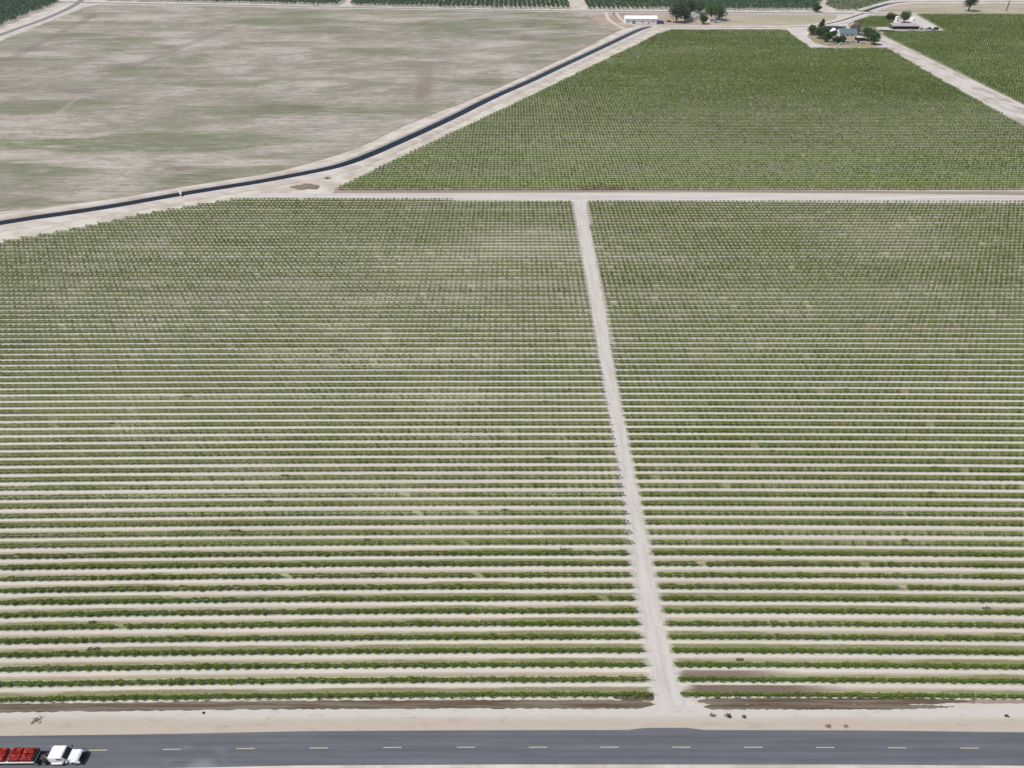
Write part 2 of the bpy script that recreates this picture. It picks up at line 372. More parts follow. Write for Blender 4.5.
def loft(name, P, prof, mat, kind='structure', rag=0.0):
    """sweep a profile of (offset, height) along a line"""
    V = []; Q = []; n = len(prof)
    R = [side(P, d) for d, h in prof]
    for i in range(len(P)):
        for j, (d, h) in enumerate(prof): V.append((R[j][i].x+random.uniform(-rag, rag), R[j][i].y+random.uniform(-rag, rag), h))
    for i in range(len(P)-1):
        for j in range(n-1): Q.append((i*n+j+1, i*n+j, (i+1)*n+j, (i+1)*n+j+1))
    o = link(name, np_mesh(name, V, Q, [mat])); o['kind'] = kind; return o

# ------------------------------------------------------------------ GROUND
sheet('ground', [(-4000, -600), (4000, -600), (4000, 9000), (-4000, 9000)], M['bare_earth'], -0.03)

# ---- paved road at the bottom
top = [(-260, 742), (-120, 739), (0, 736), (150, 734.2), (300, 731.3), (400, 730.6), (512, 730.2), (628, 730), (636, 728.8), (648, 727.8), (686, 727.8), (697, 729), (705, 730), (860, 730.4), (1024, 732.2), (1160, 734), (1300, 737)]
bot = [(1300, 770), (1160, 767), (1024, 765.6), (860, 764.6), (512, 764.4), (300, 765.4), (150, 768.5), (0, 771), (-120, 774), (-260, 778)]
sheet('road', Gs(top)+Gs(bot), M['asphalt'], 0.012)
sheet('verge', Gs([(-260, 706), (0, 704), (1300, 704)])+Gs(top[::-1])[:-1]+[G(-260, 742)], M['verge'], -0.012)
# verge on the near side
sheet('near_verge', Gs(bot[::-1])+Gs([(1300, 860), (-260, 860)]), M['bare_earth'], -0.014)
dash_y = lambda px: 747.2+4.3*max(0, (480-px)/480)**1.6+1.2*max(0, (px-700)/324)**1.5
for cx in (-122, -48.5, 25, 98, 171.8, 245.6, 319, 392.5, 466, 538, 609.5, 681, 753.5, 825, 897, 969.5, 1042, 1114, 1186):
    a = G(cx-9.2, dash_y(cx-9.2)); b = G(cx+9.2, dash_y(cx+9.2)); n_ = Vector((-(b-a).y, (b-a).x, 0)).normalized()*.085
    sheet('road_marking', [a-n_, b-n_, b+n_, a+n_], M['road_paint'], 0.020)

# ---- vineyard geometry
S0, Y0 = 2.9, 64.75
def bend(X, Y): return -1.0*((np.asarray(X)-20)/113)**2*np.clip((215-np.asarray(Y))/150, 0, 1)
def edge_x(line, Y):
    """x of a picture-surveyed boundary line at a given world Y"""
    P = sorted([(q.y, q.x) for q in Gs(line)]); return float(np.interp(Y, [a for a, _ in P], [b for _, b in P]))
LANE_L = [(574, 206), (591, 300), (607, 400), (622, 490), (636, 580), (643.5, 630), (654.5, 692)]
LANE_R = [(586, 206), (602.5, 300), (619, 400), (636, 490), (654, 580), (666, 640), (681, 694)]
DIAG = [(-40, 251), (25, 238.5), (85, 227.5), (140, 215.5), (190, 207), (240, 199.5), (255, 198.5), (262, 196)]
UP_L = [(334, 190.5), (390, 163), (455, 132), (523, 100), (594, 65.5), (640, 43.5), (657, 34.5), (671, 30.5)]
UP_R = [(784, 29), (796, 38), (809, 47)]
RD_L = [(888, 49), (940, 80), (1021, 125), (1130, 188)]
RD_R = [(880, 34), (950, 68.5), (1024, 105.5), (1130, 160)]
def frame_x(Y, sgn, extra):
    zc = Y*math.cos(PITCH)+CAM_H*math.sin(PITCH); return sgn*(512*zc/F+extra)
NROW = 80
lowL = []; lowR = []
for n in range(NROW):
    Y = Y0+S0*n; off = 0
    xl = frame_x(Y, -1, 12)
    if Y > G(0, 245).y: xl = max(xl, edge_x(DIAG, Y))
    lowL.append((n, Y, xl, edge_x(LANE_L, Y))); lowR.append((n, Y, edge_x(LANE_R, Y), frame_x(Y, 1, 12)))
lowL.append((80, Y0+S0*80, edge_x(DIAG, Y0+S0*80), G(455, 201).x)); UY0 = G(500, 190.6).y+.9; up = []
n = 0
while True:
    Y = UY0+S0*n
    if Y > G(700, 30.5).y: break
    xl = edge_x(UP_L, Y); 
    yh = G(850, 48.5).y
    if Y < yh: xr = min(edge_x(RD_L, Y), frame_x(Y, 1, 12))
    else: xr = edge_x(UP_R, Y)
    up.append((n, Y, xl, xr)); n += 1
RB = []
Y = G(1024, 150).y; n = 0
while Y < G(1000, 14.5).y:
    xr = frame_x(Y, 1, 20); xl = edge_x(RD_R, Y) if Y < G(900, 34).y else None
    y31 = G(900, 31.5).y
    if Y >= G(900, 34).y and Y < y31: xl = G(884, 33).x
    if Y >= y31: xl = edge_x([(945, 31), (930, 22), (915, 13.8)], Y)
    if xl < xr: RB.append((n, Y, xl, xr))
    Y += S0; n += 1
SB = []; Y = G(860, 27).y; n = 0
while Y < G(870, 16.6).y:
    xl = edge_x([(858, 27.2), (853, 22), (870, 16.4)], Y); xr = edge_x([(895, 27.2), (891, 16.2)], Y)
    SB.append((n, Y, xl, xr)); Y += S0; n += 1

def floor(name, rows, mat, z, segs=16, usebend=True, ext=.4, lane=0):
    V = []; Q = []; U = []; E = []
    for (n, Y, x0, x1) in rows:
        xs = np.linspace(x0-ext, x1+ext, segs+1); base = len(V)
        for k in (0, 1):
            yy = Y+S0*(k-.0)-.0
            yb = yy+(bend(xs, yy) if usebend else 0)
            for x_, y_ in zip(xs, yb*np.ones(len(xs))): V.append((x_, y_, z)); U.append((x_, n+k*.9999)); E.append((x1-x_ if lane < 0 else x_-x0 if lane > 0 else 50., 0))
        for i in range(segs): Q.append((base+i, base+i+1, base+segs+2+i, base+segs+1+i))
    me = np_mesh(name, V, Q, [mat], uv=U); l = me.uv_layers.new(name='ends'); l.data.foreach_set('uv', np.asarray(E, np.float32)[np.asarray(Q).ravel()].ravel())
    o = link(name, me); o['kind'] = 'structure'; return o
pre = [(-1, Y0-S0, *lowL[0][2:])]
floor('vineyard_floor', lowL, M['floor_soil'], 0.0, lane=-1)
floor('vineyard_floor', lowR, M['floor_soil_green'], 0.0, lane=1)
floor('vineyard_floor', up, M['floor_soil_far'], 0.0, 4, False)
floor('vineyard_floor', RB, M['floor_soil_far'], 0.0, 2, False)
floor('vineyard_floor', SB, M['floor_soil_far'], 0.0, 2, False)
# sunny berm and the wet irrigation ditch on the road side of the first rows
def strip(name, px0, px1, ylo, yhi, mat, z, seg=44, jl=.12, jh=.12, tipl=0, tipr=0):
    xs = np.linspace(px0, px1, seg+1); V = []; Q = []
    for i, a in enumerate(xs):
        k = 1.0
        if tipl and a < px0+tipl: k = max(.05, ((a-px0)/tipl)**.6)
        if tipr and a > px1-tipr: k = max(.05, ((px1-a)/tipr)**.6)
        bend_px = 4.0*max(0, (480-a)/480)**1.7
        m_ = (ylo+yhi)/2; A = G(a, m_+(ylo-m_)*k+bend_px); B = G(a, m_+(yhi-m_)*k+bend_px)
        V.append((A.x, A.y+random.uniform(-jl, jl), z)); V.append((B.x, B.y+random.uniform(-jh, jh), z))
    for i in range(seg): Q.append((2*i, 2*i+2, 2*i+3, 2*i+1))
    o = link(name, np_mesh(name, V, Q, [mat])); o['kind'] = 'structure'; return o
g = NG('wet_earth', .7, .25); p = g.pos(); f = g.noise(g.scaled(p, (.05, 1.5, 1)), 1, 5, .65); f2 = g.noise(p, 1.8, 4, .7)
c = g.mix(g.ramp(f, .38, .62), (.085, .062, .036), (.175, .145, .11)); M['wet_earth'] = g.out(g.gain(c, f2, .82, 1.15), f2, .4, .05)
strip('wet_ditch', -200, 655, 708.5, 700, M['wet_earth'], -.004, 180, .12, .1, 0, 18)
strip('wet_ditch', 612, 659, 700.5, 692.5, M['wet_earth'], .004, 24, .15, .15, 14, 8)
strip('wet_ditch', 697, 975, 704.5, 698, M['wet_earth'], -.004, 90, .12, .1, 16, 60)
strip('wet_ditch', 703, 955, 709.5, 704, M['wet_earth'], -.006, 90, .1, .1, 10, 60)
strip('wet_ditch', 940, 1160, 703.5, 699.5, M['wet_strip'], -.005, 40, .08, .1, 30, 0)

# ---- dirt lane between the two near blocks, cross road, road by the right block
def band(name, L, R, mat, z, rag=0):
    V = []; Q = []
    for i, (a, b) in enumerate(zip(L, R)): V += [(a.x, a.y, z), (b.x, b.y, z)]
    for i in range(len(L)-1): Q.append((2*i, 2*i+1, 2*i+3, 2*i+2))
    o = link(name, np_mesh(name, V, Q, [mat])); o['kind'] = 'structure'; return o
g = NG('lane_dirt', .95, .1); p = g.pos(); f = g.noise(g.scaled(p, (.9, .07, 1)), 1, 4, .6); f2 = g.noise(p, 2., 5, .75); f3 = g.noise(p, .3, 4, .6)
c = g.mix(g.ramp(f, .4, .66), (.52, .48, .445), (.455, .41, .37)); c = g.mix(g.math('MULTIPLY', g.ramp(f3, .58, .72), .35), c, (.38, .32, .27))
f4 = g.noise(g.scaled(p, (.8, .35, 1), (5, 5, 0)), 1, 6, .75); c = g.mix(g.math('MULTIPLY', g.ramp(f4, .52, .68), .4), c, (.36, .31, .25))
M['lane_dirt'] = g.out(g.gain(c, f2, .84, 1.14), f2, .35, .06)
LL = [G(a, b) for a, b in [(572.5, 198)]+LANE_L+[(656, 706)]]; LR = [G(a, b) for a, b in [(587.5, 198)]+LANE_R+[(697, 706)]]
def resample(L, n=60):
    ys = np.linspace(L[0].y, L[-1].y, n); ys_ = [p_.y for p_ in L][::-1]; xs_ = [p_.x for p_ in L][::-1]
    return [Vector((float(np.interp(y, ys_, xs_))+random.uniform(-.3, .3), y, 0)) for y in ys]
la, lb = resample(LL), resample(LR)
band('dirt_lane', la, lb, M['lane_dirt'], 0.008)
soil_mat('road_dust', (.54, .50, .465), (.46, .415, .375), .02, .35)
band('cross_road', Gs([(262, 193.5), (340, 193.4), (500, 192.8), (700, 192.3), (1024, 195), (1180, 196)]), Gs([(250, 197.4), (340, 197.9), (400, 199), (500, 201), (700, 201.8), (1024, 203.8), (1180, 205)]), M['road_dust'], 0.012)
band('headland_strip', Gs([(336, 189.6), (500, 189.8), (700, 190), (1180, 192)]), Gs([(332, 193.6), (500, 193.1), (700, 192.6), (1180, 196)]), M['wet_strip'], 0.004)
rl = Gs([(872, 30), (886, 48.5), (912, 63), (940, 79.6), (1022, 124), (1130, 187)]); rr = Gs([(878, 29), (883, 37), (917, 53), (948, 68), (1024, 105), (1130, 159)])
g = NG('side_road', .95, .1); p = g.pos(); f2 = g.noise(p, .8, 5, .7); f3 = g.noise(g.scaled(p, (.12, .04, 1)), 1, 5, .6)
c = g.mix(g.ramp(f3, .45, .62), (.52, .475, .43), (.36, .31, .27)); M['side_road'] = g.out(g.gain(c, f2, .86, 1.12))
band('side_road', rl, rr, M['side_road'], 0.010)

# ---- fallow field, far roads, yards
fal = [(-150, 244), (0, 212), (100, 200), (178, 188), (254, 177), (291, 168), (341, 154), (367, 144), (392, 131), (415, 121), (480, 96), (560, 60), (616, 32), (640, 22), (640, 12.3), (580, 12.0), (480, 10.8), (345, 8.8), (260, 7), (130, 4.5), (100, 4.6), (88, 6), (0, 41), (-150, 104)]
sheet('fallow_field', Gs(fal), M['fallow'], 0.004)
L1 = smooth_line(Gs([(-140, 92), (0, 34.5), (47, 18.5), (75, 5.5), (84, -2), (100, -14)]), 2)
loft('far_road', L1, [(-3.4, .012), (3.4, .012)], M['old_asphalt'])
L2 = smooth_line(Gs([(-60, -2), (78, 2.6), (260, 5.6), (345, 7.4), (480, 9.8), (580, 11.2), (680, 11.8), (800, 13.0), (880, 13.6), (905, 14.6)]), 2)
loft('far_road', L2, [(-3.2, .018), (3.2, .018)], M['old_asphalt'])
loft('road_shoulder', L2, [(-7, .006), (9.5, .006)], M['pale_dust'])
loft('road_shoulder', L1, [(-7.5, .002), (11, .002)], M['pale_dust'])
sheet('dry_paddock', Gs([(725, 12.5), (838, 13.6), (835, 22), (808, 27), (722, 26)]), M['dry_grass'], 0.002)
sheet('dry_paddock', Gs([(893, 13.8), (915, 13.4), (1200, 13.2), (1200, 4), (915, 3.2), (890, 5), (873, 12.5)]), M['dry_grass'], 0.003)
sheet('farm_yard', Gs([(582, 13), (640, 12.8), (672, 13), (724, 14), (722, 25), (668, 25.3), (640, 25), (612, 31)]), M['yard_dirt'], 0.008)
sheet('farm_yard', Gs([(786, 29), (808, 28), (830, 30), (872, 30), (886, 48), (809, 47.4)]), M['pale_dust'], 0.006)
soil_mat('garden_soil', (.33, .25, .17), (.24, .23, .12), .06, .06)
sheet('garden', Gs([(807, 36), (812, 31), (826, 33), (866, 34), (878, 47), (862, 47.2), (828, 46.6), (815, 43)]), M['garden_soil'], 0.030)
sheet('farm_yard', Gs([(878, 28), (892, 27), (903, 15), (912, 14), (944, 30.5), (940, 31.5), (882, 32.5)]), M['pale_dust'], 0.006)
L3 = smooth_line(Gs([(606, 12), (607, 17), (611, 22), (625, 29)]), 2)
loft('farm_track', L3, [(-1.8, .016), (1.8, .016)], M['pale_dust'])
loft('farm_track', smooth_line(Gs([(616, 12.5), (621, 20), (632, 25), (650, 27)]), 2), [(-1.5, .014), (1.5, .014)], M['pale_dust'])
loft('field_ditch', smooth_line(Gs([(-150, 244), (0, 213), (100, 200.5), (178, 188), (254, 177), (291, 168), (341, 154), (367, 144), (392, 131), (415, 121), (480, 96), (560, 60), (600, 41)]), 2), [(-.5, .010), (.4, .010)], M['wet_strip'], rag=.25)

# ---- canal with raised banks
canal_px = [(-180, 257), (0, 223.2), (100, 209.3), (180, 194.9), (230, 187), (260, 182.3), (310, 173), (340, 166.6), (365, 157.7), (400, 142.4), (450, 119.5), (490, 99), (531, 81.3), (556, 69.2), (581.5, 57.4), (607, 45.5), (632, 33.5), (643, 28.8), (652, 27)]
CL = smooth_line(Gs(canal_px), 2)
loft('canal_water', CL, [(-3.6, .14), (3.6, .14)], M['water'])
loft('canal_bank', CL, [(3.2, .02), (4.0, .85), (4.2, .9), (7.4, .9), (9.2, .02)], M['bank_earth'])
loft('canal_bank', CL, [(-9.5, .02), (-7.4, .9), (-4.2, .9), (-3.9, .85), (-3.2, .02)], M['bank_earth'])
CL2 = smooth_line(Gs([(652, 27), (670, 27.2), (720, 27.4), (780, 27.4), (812, 26.5), (830, 23.5), (846, 19.5), (858, 15.2), (864, 13.6)]), 2)
loft('ditch_water', CL2, [(-1.1, .10), (1.1, .10)], M['water'])
loft('canal_bank', CL2, [(1.0, .02), (2.0, .45), (3.5, .5), (6.5, .5), (7.5, .02)], M['bank_earth'])
loft('canal_bank', CL2, [(-8.5, .02), (-7.0, .3), (-2.6, .3), (-1.8, .25), (-1.0, .02)], M['pale_dust'])
CL3 = smooth_line(Gs([(844, 19.2), (852, 17), (860, 14.8)]), 2); loft('canal_water', CL3, [(-4.5, .13), (4.5, .13)], M['water'])
CL4 = smooth_line(Gs([(864, 11.6), (876, 7.5), (888, 4.3), (897, 2.9), (915, 2.0), (960, 1.8), (1200, 2.0)]), 2)
loft('canal_water', CL4, [(-3.6, .12), (3.6, .12)], M['water'])
loft('canal_bank', CL4, [(3.0, .02), (4.2, .7), (9, .7), (10, .02)], M['bank_earth'])
loft('canal_bank', CL4, [(-10, .02), (-9, .7), (-4.2, .7), (-3.0, .02)], M['pale_dust'])

# ------------------------------------------------------------------ VINES
def field_noise(X, Y, sx=.02, sy=.035):
    return (np.sin(X*sx*1.0+1.3+2*np.sin(Y*sy*.7))+np.sin(Y*sy*1.3+X*sx*.6+.4)+np.sin(X*sx*2.3-Y*sy*1.9+2.)*.7+np.sin(X*sx*4.1+Y*sy*3.3)*.5)/3.2
sparse = [(G(440, 520), 18, 8, .3), (G(200, 480), 20, 8, .22), (G(400, 350), 30, 12, .3), (G(120, 420), 20, 8, .25), (G(720, 350), 22, 8, .3), (G(850, 300), 30, 10, .25), (G(560, 420), 12, 8, .25), (G(330, 580), 12, 5, .25), (G(530, 240), 28, 18, .55), (G(470, 262), 40, 14, .35), (G(900, 246), 34, 12, .45), (G(860, 225), 40, 12, .35), (G(640, 250), 20, 14, .3), (G(150, 300), 40, 12, .25), (G(590, 330), 10, 10, .2)]
dense = [(G(640, 212), 30, 10, .4), (G(240, 244), 14, 5, .5), (G(300, 205), 45, 9, .35), (G(900, 100), 80, 60, .2)]
def density(X, Y):
    d = .84+.22*field_noise(X, Y)+.14*field_noise(X+300, Y*1.7, .09, .13)
    for q, rx, ry, k in sparse: d = d-k*np.exp(-((X-q.x)/rx)**2-((Y-q.y)/ry)**2)
    for q, rx, ry, k in dense: d = d+k*np.exp(-((X-q.x)/rx)**2-((Y-q.y)/ry)**2)
    return np.clip(d, .25, 1.25)
VP = 1.83
def vine_leaves(cx, cy, nleaf, size, dens, wide=.335, zlo=.78, zhi=1.26, ul=1.0):
    """foliage of many vines at once: leaf centres for vines standing at cx, cy"""
    cnt = np.maximum(2, (nleaf*dens*rng.uniform(.75, 1.2, len(cx))).astype(int)); idx = np.repeat(np.arange(len(cx)), cnt); m = len(idx)
    sk = rng.uniform(.8, 1.15, len(cx))[idx]
    u = (ul*rng.uniform(-1, 1, m)*1.02+(1-ul)*rng.normal(0, .38, m)).clip(-1.04, 1.04); shape = np.sqrt(np.clip(1.12-np.abs(u)**2.2*.75, .2, 2))
    v = rng.normal(0, .5, m).clip(-1.1, 1.1)*wide*shape*sk
    zz = zlo+(zhi-zlo)*rng.beta(2.2, 1.3, m)*(.8+.25*shape); zz = zz-np.abs(v)*.25
    dr = rng.random(m) < .24; k_ = int(dr.sum())       # shoots hanging at the middle of each vine
    u[dr] = rng.normal(0, .30, k_).clip(-.8, .8); v[dr] = rng.choice([-1, 1], k_)*wide*rng.uniform(.7, 1.5, k_)*(1-np.abs(u[dr])*.6); zz[dr] = rng.uniform(.30, .95, k_)
    return np.stack([cx[idx]+u*VP*.5, cy[idx]+v, zz], 1), size*rng.uniform(.7, 1.25, m)
def trunk_parts(cx, cy, n=3, h=.95, r=.045):
    V = []; Q = []; t = np.linspace(0, 2*np.pi, n, endpoint=False); o = 0
    ring = np.stack([np.cos(t), np.sin(t), 0*t], 1)
    base = np.stack([cx, cy, 0*cx], 1); topp = base+np.stack([rng.normal(0, .05, len(cx)), rng.normal(0, .04, len(cx)), 0*cx+h], 1)
    A = base[:, None, :]+ring*r; B = topp[:, None, :]+ring*r*.8
    V = np.concatenate([A, B], 1).reshape(-1, 3); i = np.arange(n); j = (i+1) % n
    q = np.stack([i, j, j+n, i+n], 1); Q = (q[None]+(np.arange(len(cx))*2*n)[:, None, None]).reshape(-1, 4)
    return V, Q
# vine prototypes used by the near rows
protos = []
for k in range(10):
    c_, s_ = vine_leaves(np.zeros(1), np.zeros(1), 190, .21, np.ones(1)); v1 = (*leaves(c_, s_, .5), 0)
    v2 = (*stick((0, 0, 0), (.04, .02, .5), .05, .045), 1); v3 = (*stick((.04, .02, .5), (-.03, 0, 1.0), .045, .035), 1)
    v4 = (*stick((-.03, 0, 1.0), (-.85, 0, 1.03), .03, .02), 1); v5 = (*stick((-.03, 0, 1.0), (.85, 0, 1.03), .03, .02), 1)
    protos.append(np_mesh('vine', *(lambda r: (r[0], r[1]))(merge([v1, v2, v3, v4, v5])), [M['vine_leaf'], M['bark']], merge([v1, v2, v3, v4, v5])[2]))
def ordinal(k):
    return f"{k}{'th' if 10 <= k % 100 <= 20 else {1:'st',2:'nd',3:'rd'}.get(k % 10, 'th')}"
def hole(X, n): return rng.random(len(X)) > .012
NEAR = 12
def hardware(bmb, x0, x1, Yf):
    L = x1-x0; k = max(2, int(L/14))
    return np.linspace(x0, x1, k)
def near_row(n, Y, x0, x1, where, anchor_right):
    xa = x1 if anchor_right else x0
    root = empty('vine_row', (xa, Y, 0), 0, f"trellised vine row {where} the dirt lane, {ordinal(n+1)} row up from the paved road", 'vine row', 'vine rows in the near fields')
    xs = VP*np.arange(math.ceil((x0+.5)/VP), (x1-.5)/VP); cnt = len(xs)
    keep = rng.random(cnt) > .003+.02*(density(xs, Y+0*xs) < .7)
    for X in xs[keep]:
        o = bpy.data.objects.new('vine', random.choice(protos)); C.objects.link(o); o.parent = root
        yb = float(bend(X, Y)); o.location = (X-xa, yb+random.uniform(-.06, .06), 0)
        s = random.uniform(.72, 1.18); s *= float(.82+.22*density(np.array([X]), np.array([Y]))[0]); o.scale = (random.choice((-1, 1))*random.uniform(.88, 1.12), random.choice((-1, 1))*s, random.uniform(.85, 1.1))
    px = np.linspace(x0, x1, max(3, int((x1-x0)/7.3)+1)); parts = []
    for X in px:
        yb = float(bend(X, Y)); V, Q = stick((X-xa, yb, 0), (X-xa, yb, 1.5), .03, .03, 4)
        m = link('trellis_post', np_mesh('trellis_post', V, Q, [M['steel']]), root)
    W = [];
    for a, b in zip(px, px[1:]):
        W.append((*stick((a-xa, float(bend(a, Y)), 1.05), (b-xa, float(bend(b, Y)), 1.05), .008, .008, 3), 0))
        W.append((*stick((a-xa, float(bend(a, Y)), .45), (b-xa, float(bend(b, Y)), .45), .012, .012, 3), 0))
    V, Q, I = merge(W); link('trellis_wire', np_mesh('trellis_wire', V, Q, [M['drip_hose']]), root)
def far_row(Y, x0, x1, anchor_right, nleaf, size, label, group, usebend=True, trunks=True, mat='vine_leaf', ret=False, gain=1.0, wide=.44, ul=.6):
    xs = VP*np.arange(math.ceil((x0+.4)/VP), (x1-.4)/VP); xs = xs if len(xs) else np.array([x0]); cnt = len(xs)
    d = density(xs, Y+0*xs)*gain; keep = rng.random(cnt) > .004+.05*(d < .62); xs = xs[keep]; d = d[keep]*rng.uniform(.62, 1.18, keep.sum())
    if not len(xs): xs = np.array([x0]); d = np.array([1.])
    rowk = rng.uniform(.78, 1.14)
    ys = Y+(bend(xs, Y) if usebend else 0*xs)
    c_, s_ = vine_leaves(xs, ys, nleaf*rowk, size, np.minimum(d, 1.35), wide, .76, 1.28, ul)
    P = [(*leaves(c_, s_, .5), 0)]
    if trunks: P.append((*trunk_parts(xs, ys), 1))
    V, Q, I = merge(P)
    if ret: return V, Q, I
    xa = x1 if anchor_right else x0; V = V-np.array([xa, Y, 0])
    o = link('vine_row', np_mesh('vine_row', V, Q, [M[mat], M['bark']], I)); o.location = (xa, Y, 0)
    tag(o, label, 'vine row', group); return o
for (n, Y, x0, x1) in lowL:
    if n < NEAR: near_row(n, Y, x0, x1, 'left of', True)
    else:
        ul = 1-.36*min(1, max(0, (n-12)/40)); nl, sz = (125, .24) if n < 22 else (80, .28) if n < 34 else (66, .31) if n < 55 else (54, .35)
        far_row(Y, x0, x1, True, nl, sz, f"vine row left of the dirt lane, {ordinal(n+1)} row up from the paved road", 'vine rows in the near fields', wide=.32 if n < 34 else .39, ul=ul)
for (n, Y, x0, x1) in lowR:
    if n < NEAR: near_row(n, Y, x0, x1, 'right of', False)
    else:
        ul = 1-.32*min(1, max(0, (n-16)/40)); nl, sz = (132, .24) if n < 22 else (86, .28) if n < 34 else (72, .31) if n < 55 else (60, .35)
        far_row(Y, x0, x1, False, nl, sz, f"vine row right of the dirt lane, {ordinal(n+1)} row up from the paved road", 'vine rows in the near fields', wide=.32 if n < 34 else .39, ul=ul)
for (n, Y, x0, x1) in up:
    nl, sz = (42, .42) if n < 50 else (32, .50) if n < 95 else (24, .60)
    far_row(Y, x0, x1, False, nl, sz, f"vine row {ordinal(n+1)} beyond the pale dirt cross road, in the upper vineyard", 'vine rows of the upper vineyard', False, n < 60, 'vine_leaf_far', gain=1.25, wide=.56, ul=.82)
P = []
for (n, Y, x0, x1) in RB+SB: P.append(far_row(Y, x0, x1, False, 22, .62, '', '', False, False, ret=True, gain=1.3, mat='vine_leaf_far', wide=.6))
V = []; Q = []; I = []; o_ = 0
for v, q, i in P: V.append(v); Q.append(q+o_); I.append(i); o_ += len(v)
o = link('distant_vines', np_mesh('distant_vines', np.concatenate(V), np.concatenate(Q), [M['vine_leaf_far'], M['bark']], np.concatenate(I)))
tag(o, 'dense green vine rows beyond the side road around the right-hand farm', 'vineyard', kind='stuff')

# ------------------------------------------------------------------ ORCHARDS (a mass nobody could count)
def inside(poly, X, Y):
    r = np.zeros(len(X), bool); n_ = len(poly); j = n_-1
    for i in range(n_):
        xi, yi = poly[i][:2]; xj, yj = poly[j][:2]
        if yi != yj: r ^= ((yi > Y) != (yj > Y)) & (X < (xj-xi)*(Y-yi)/(yj-yi)+xi)
        j = i
    return r
def orchard(poly_px, label, mat='orchard_leaf', sp=5.2, h=5.0, rad=2.5, nl=60, size=1.05, back=70):
    poly = [(p_.x, p_.y) for p_ in Gs(poly_px)]; P_ = np.array(poly)
    gx, gy = np.meshgrid(np.arange(P_[:, 0].min(), P_[:, 0].max(), sp), np.arange(P_[:, 1].min(), P_[:, 1].max(), sp*1.05)); gx = gx.ravel(); gy = gy.ravel()
    k = inside(poly, gx, gy); gx = gx[k]+rng.normal(0, .25, k.sum()); gy = gy[k]+rng.normal(0, .25, k.sum()); n_ = len(gx)
    sc = rng.uniform(.8, 1.12, n_); idx = np.repeat(np.arange(n_), nl); m = len(idx)
    d = rng.normal(size=(m, 3)); d /= np.linalg.norm(d, axis=1)[:, None]; d[:, 2] = d[:, 2]*.8+.15; r = rng.uniform(.6, 1, m)[:, None]
    c_ = np.stack([gx[idx], gy[idx], h*.60*sc[idx]], 1)+d*r*np.stack([rad*sc[idx], rad*sc[idx], h*.42*sc[idx]], 1)
    L_ = leaves(c_, size*rng.uniform(.7, 1.2, m), .3); T_ = trunk_parts(gx, gy, 3, h*.55, .13)
    V, Q, I = merge([(*L_, 0), (*T_, 1)])
    o = link('orchard', np_mesh('orchard', V, Q, [M[mat], M['bark']], I)); tag(o, label, 'orchard', kind='stuff'); return o
orchard([(-120, 68), (0, 27.5), (35, 13), (60, 3), (40, -9), (-120, -9)], 'dark green orchard left of the far road junction')
orchard([(98, -1.5), (108, 1), (260, 4), (340, 6), (349, -9), (85, -12)], 'dark green orchard between the road junction and the pale track gap')
orchard([(352, 6.3), (480, 8.4), (569, 9.3), (566, 0), (560, -11), (356, -11)], 'dark green orchard between the two pale track gaps')
orchard([(585, 9.6), (700, 10.2), (815, 11), (822, 0), (826, -11), (575, -11)], 'dark green orchard behind the white barn')
orchard([(825, 6), (838, 10.8), (855, 10.6), (872, 6), (890, .5), (908, -1), (908, -9), (830, -9)], 'low bright green orchard beside the far canal', 'tree_leaf', 3.2, 2.2, 1.6, 20, .8)

# ------------------------------------------------------------------ TREES
def make_tree(name, px, py, h, rad, mat, label, cat='tree', group=None, lobes=7, nl=420, size=.75, trunk_h=.2, kind='round', loc=None):
    if name == 'tree': rad *= 1.32; h *= 1.16; nl = int(nl*3.2); lobes += 3; size = .9
    b = loc or G(px, py); root = empty(name, b, 0, label, cat, group)
    P = [(*stick((0, 0, -.1), (.1*rad*.2, 0, h*trunk_h), .035*h+.08, .028*h+.05, 7), 0), (*stick((.02*rad, 0, h*trunk_h), (0, 0, h*.7), .028*h+.05, .03, 6), 0)]
    cen = []
    for k in range(lobes):
        a = 2*math.pi*k/lobes+random.uniform(-.4, .4); rr_ = rad*random.uniform(.15, .60); z = h*random.uniform(.30, .78)
        if kind == 'cone': z = h*(.18+.75*k/lobes); rr_ = rad*.28*(1-k/lobes)
        c_ = np.array([math.cos(a)*rr_, math.sin(a)*rr_, z]); cen.append(c_)
        P.append((*stick((0, 0, h*trunk_h*random.uniform(.7, 1.1)), c_, .02*h+.03, .02, 5), 0))
    V, Q, I = merge(P); link('trunk', np_mesh('trunk', V, Q, [M['bark']]), root)
    cc = []
    for k, c_ in enumerate(cen):
        R_ = rad*random.uniform(.40, .60)
        if kind == 'cone': R_ = rad*(1-.85*k/lobes)
        n_ = nl//lobes; d = rng.normal(size=(n_, 3)); d /= np.linalg.norm(d, axis=1)[:, None]
        cc.append(c_+d*rng.uniform(.5, 1.08, (n_, 1))*np.array([R_, R_, R_*.78 if kind != 'cone' else h*.12]))
    cc = np.concatenate(cc); cc = cc[cc[:, 2] > h*.06]
    V, Q = leaves(cc, size*rng.uniform(.6, 1.3, len(cc)), .3); link('crown', np_mesh('crown', V, Q, [M[mat]]), root)
    return root
T = make_tree
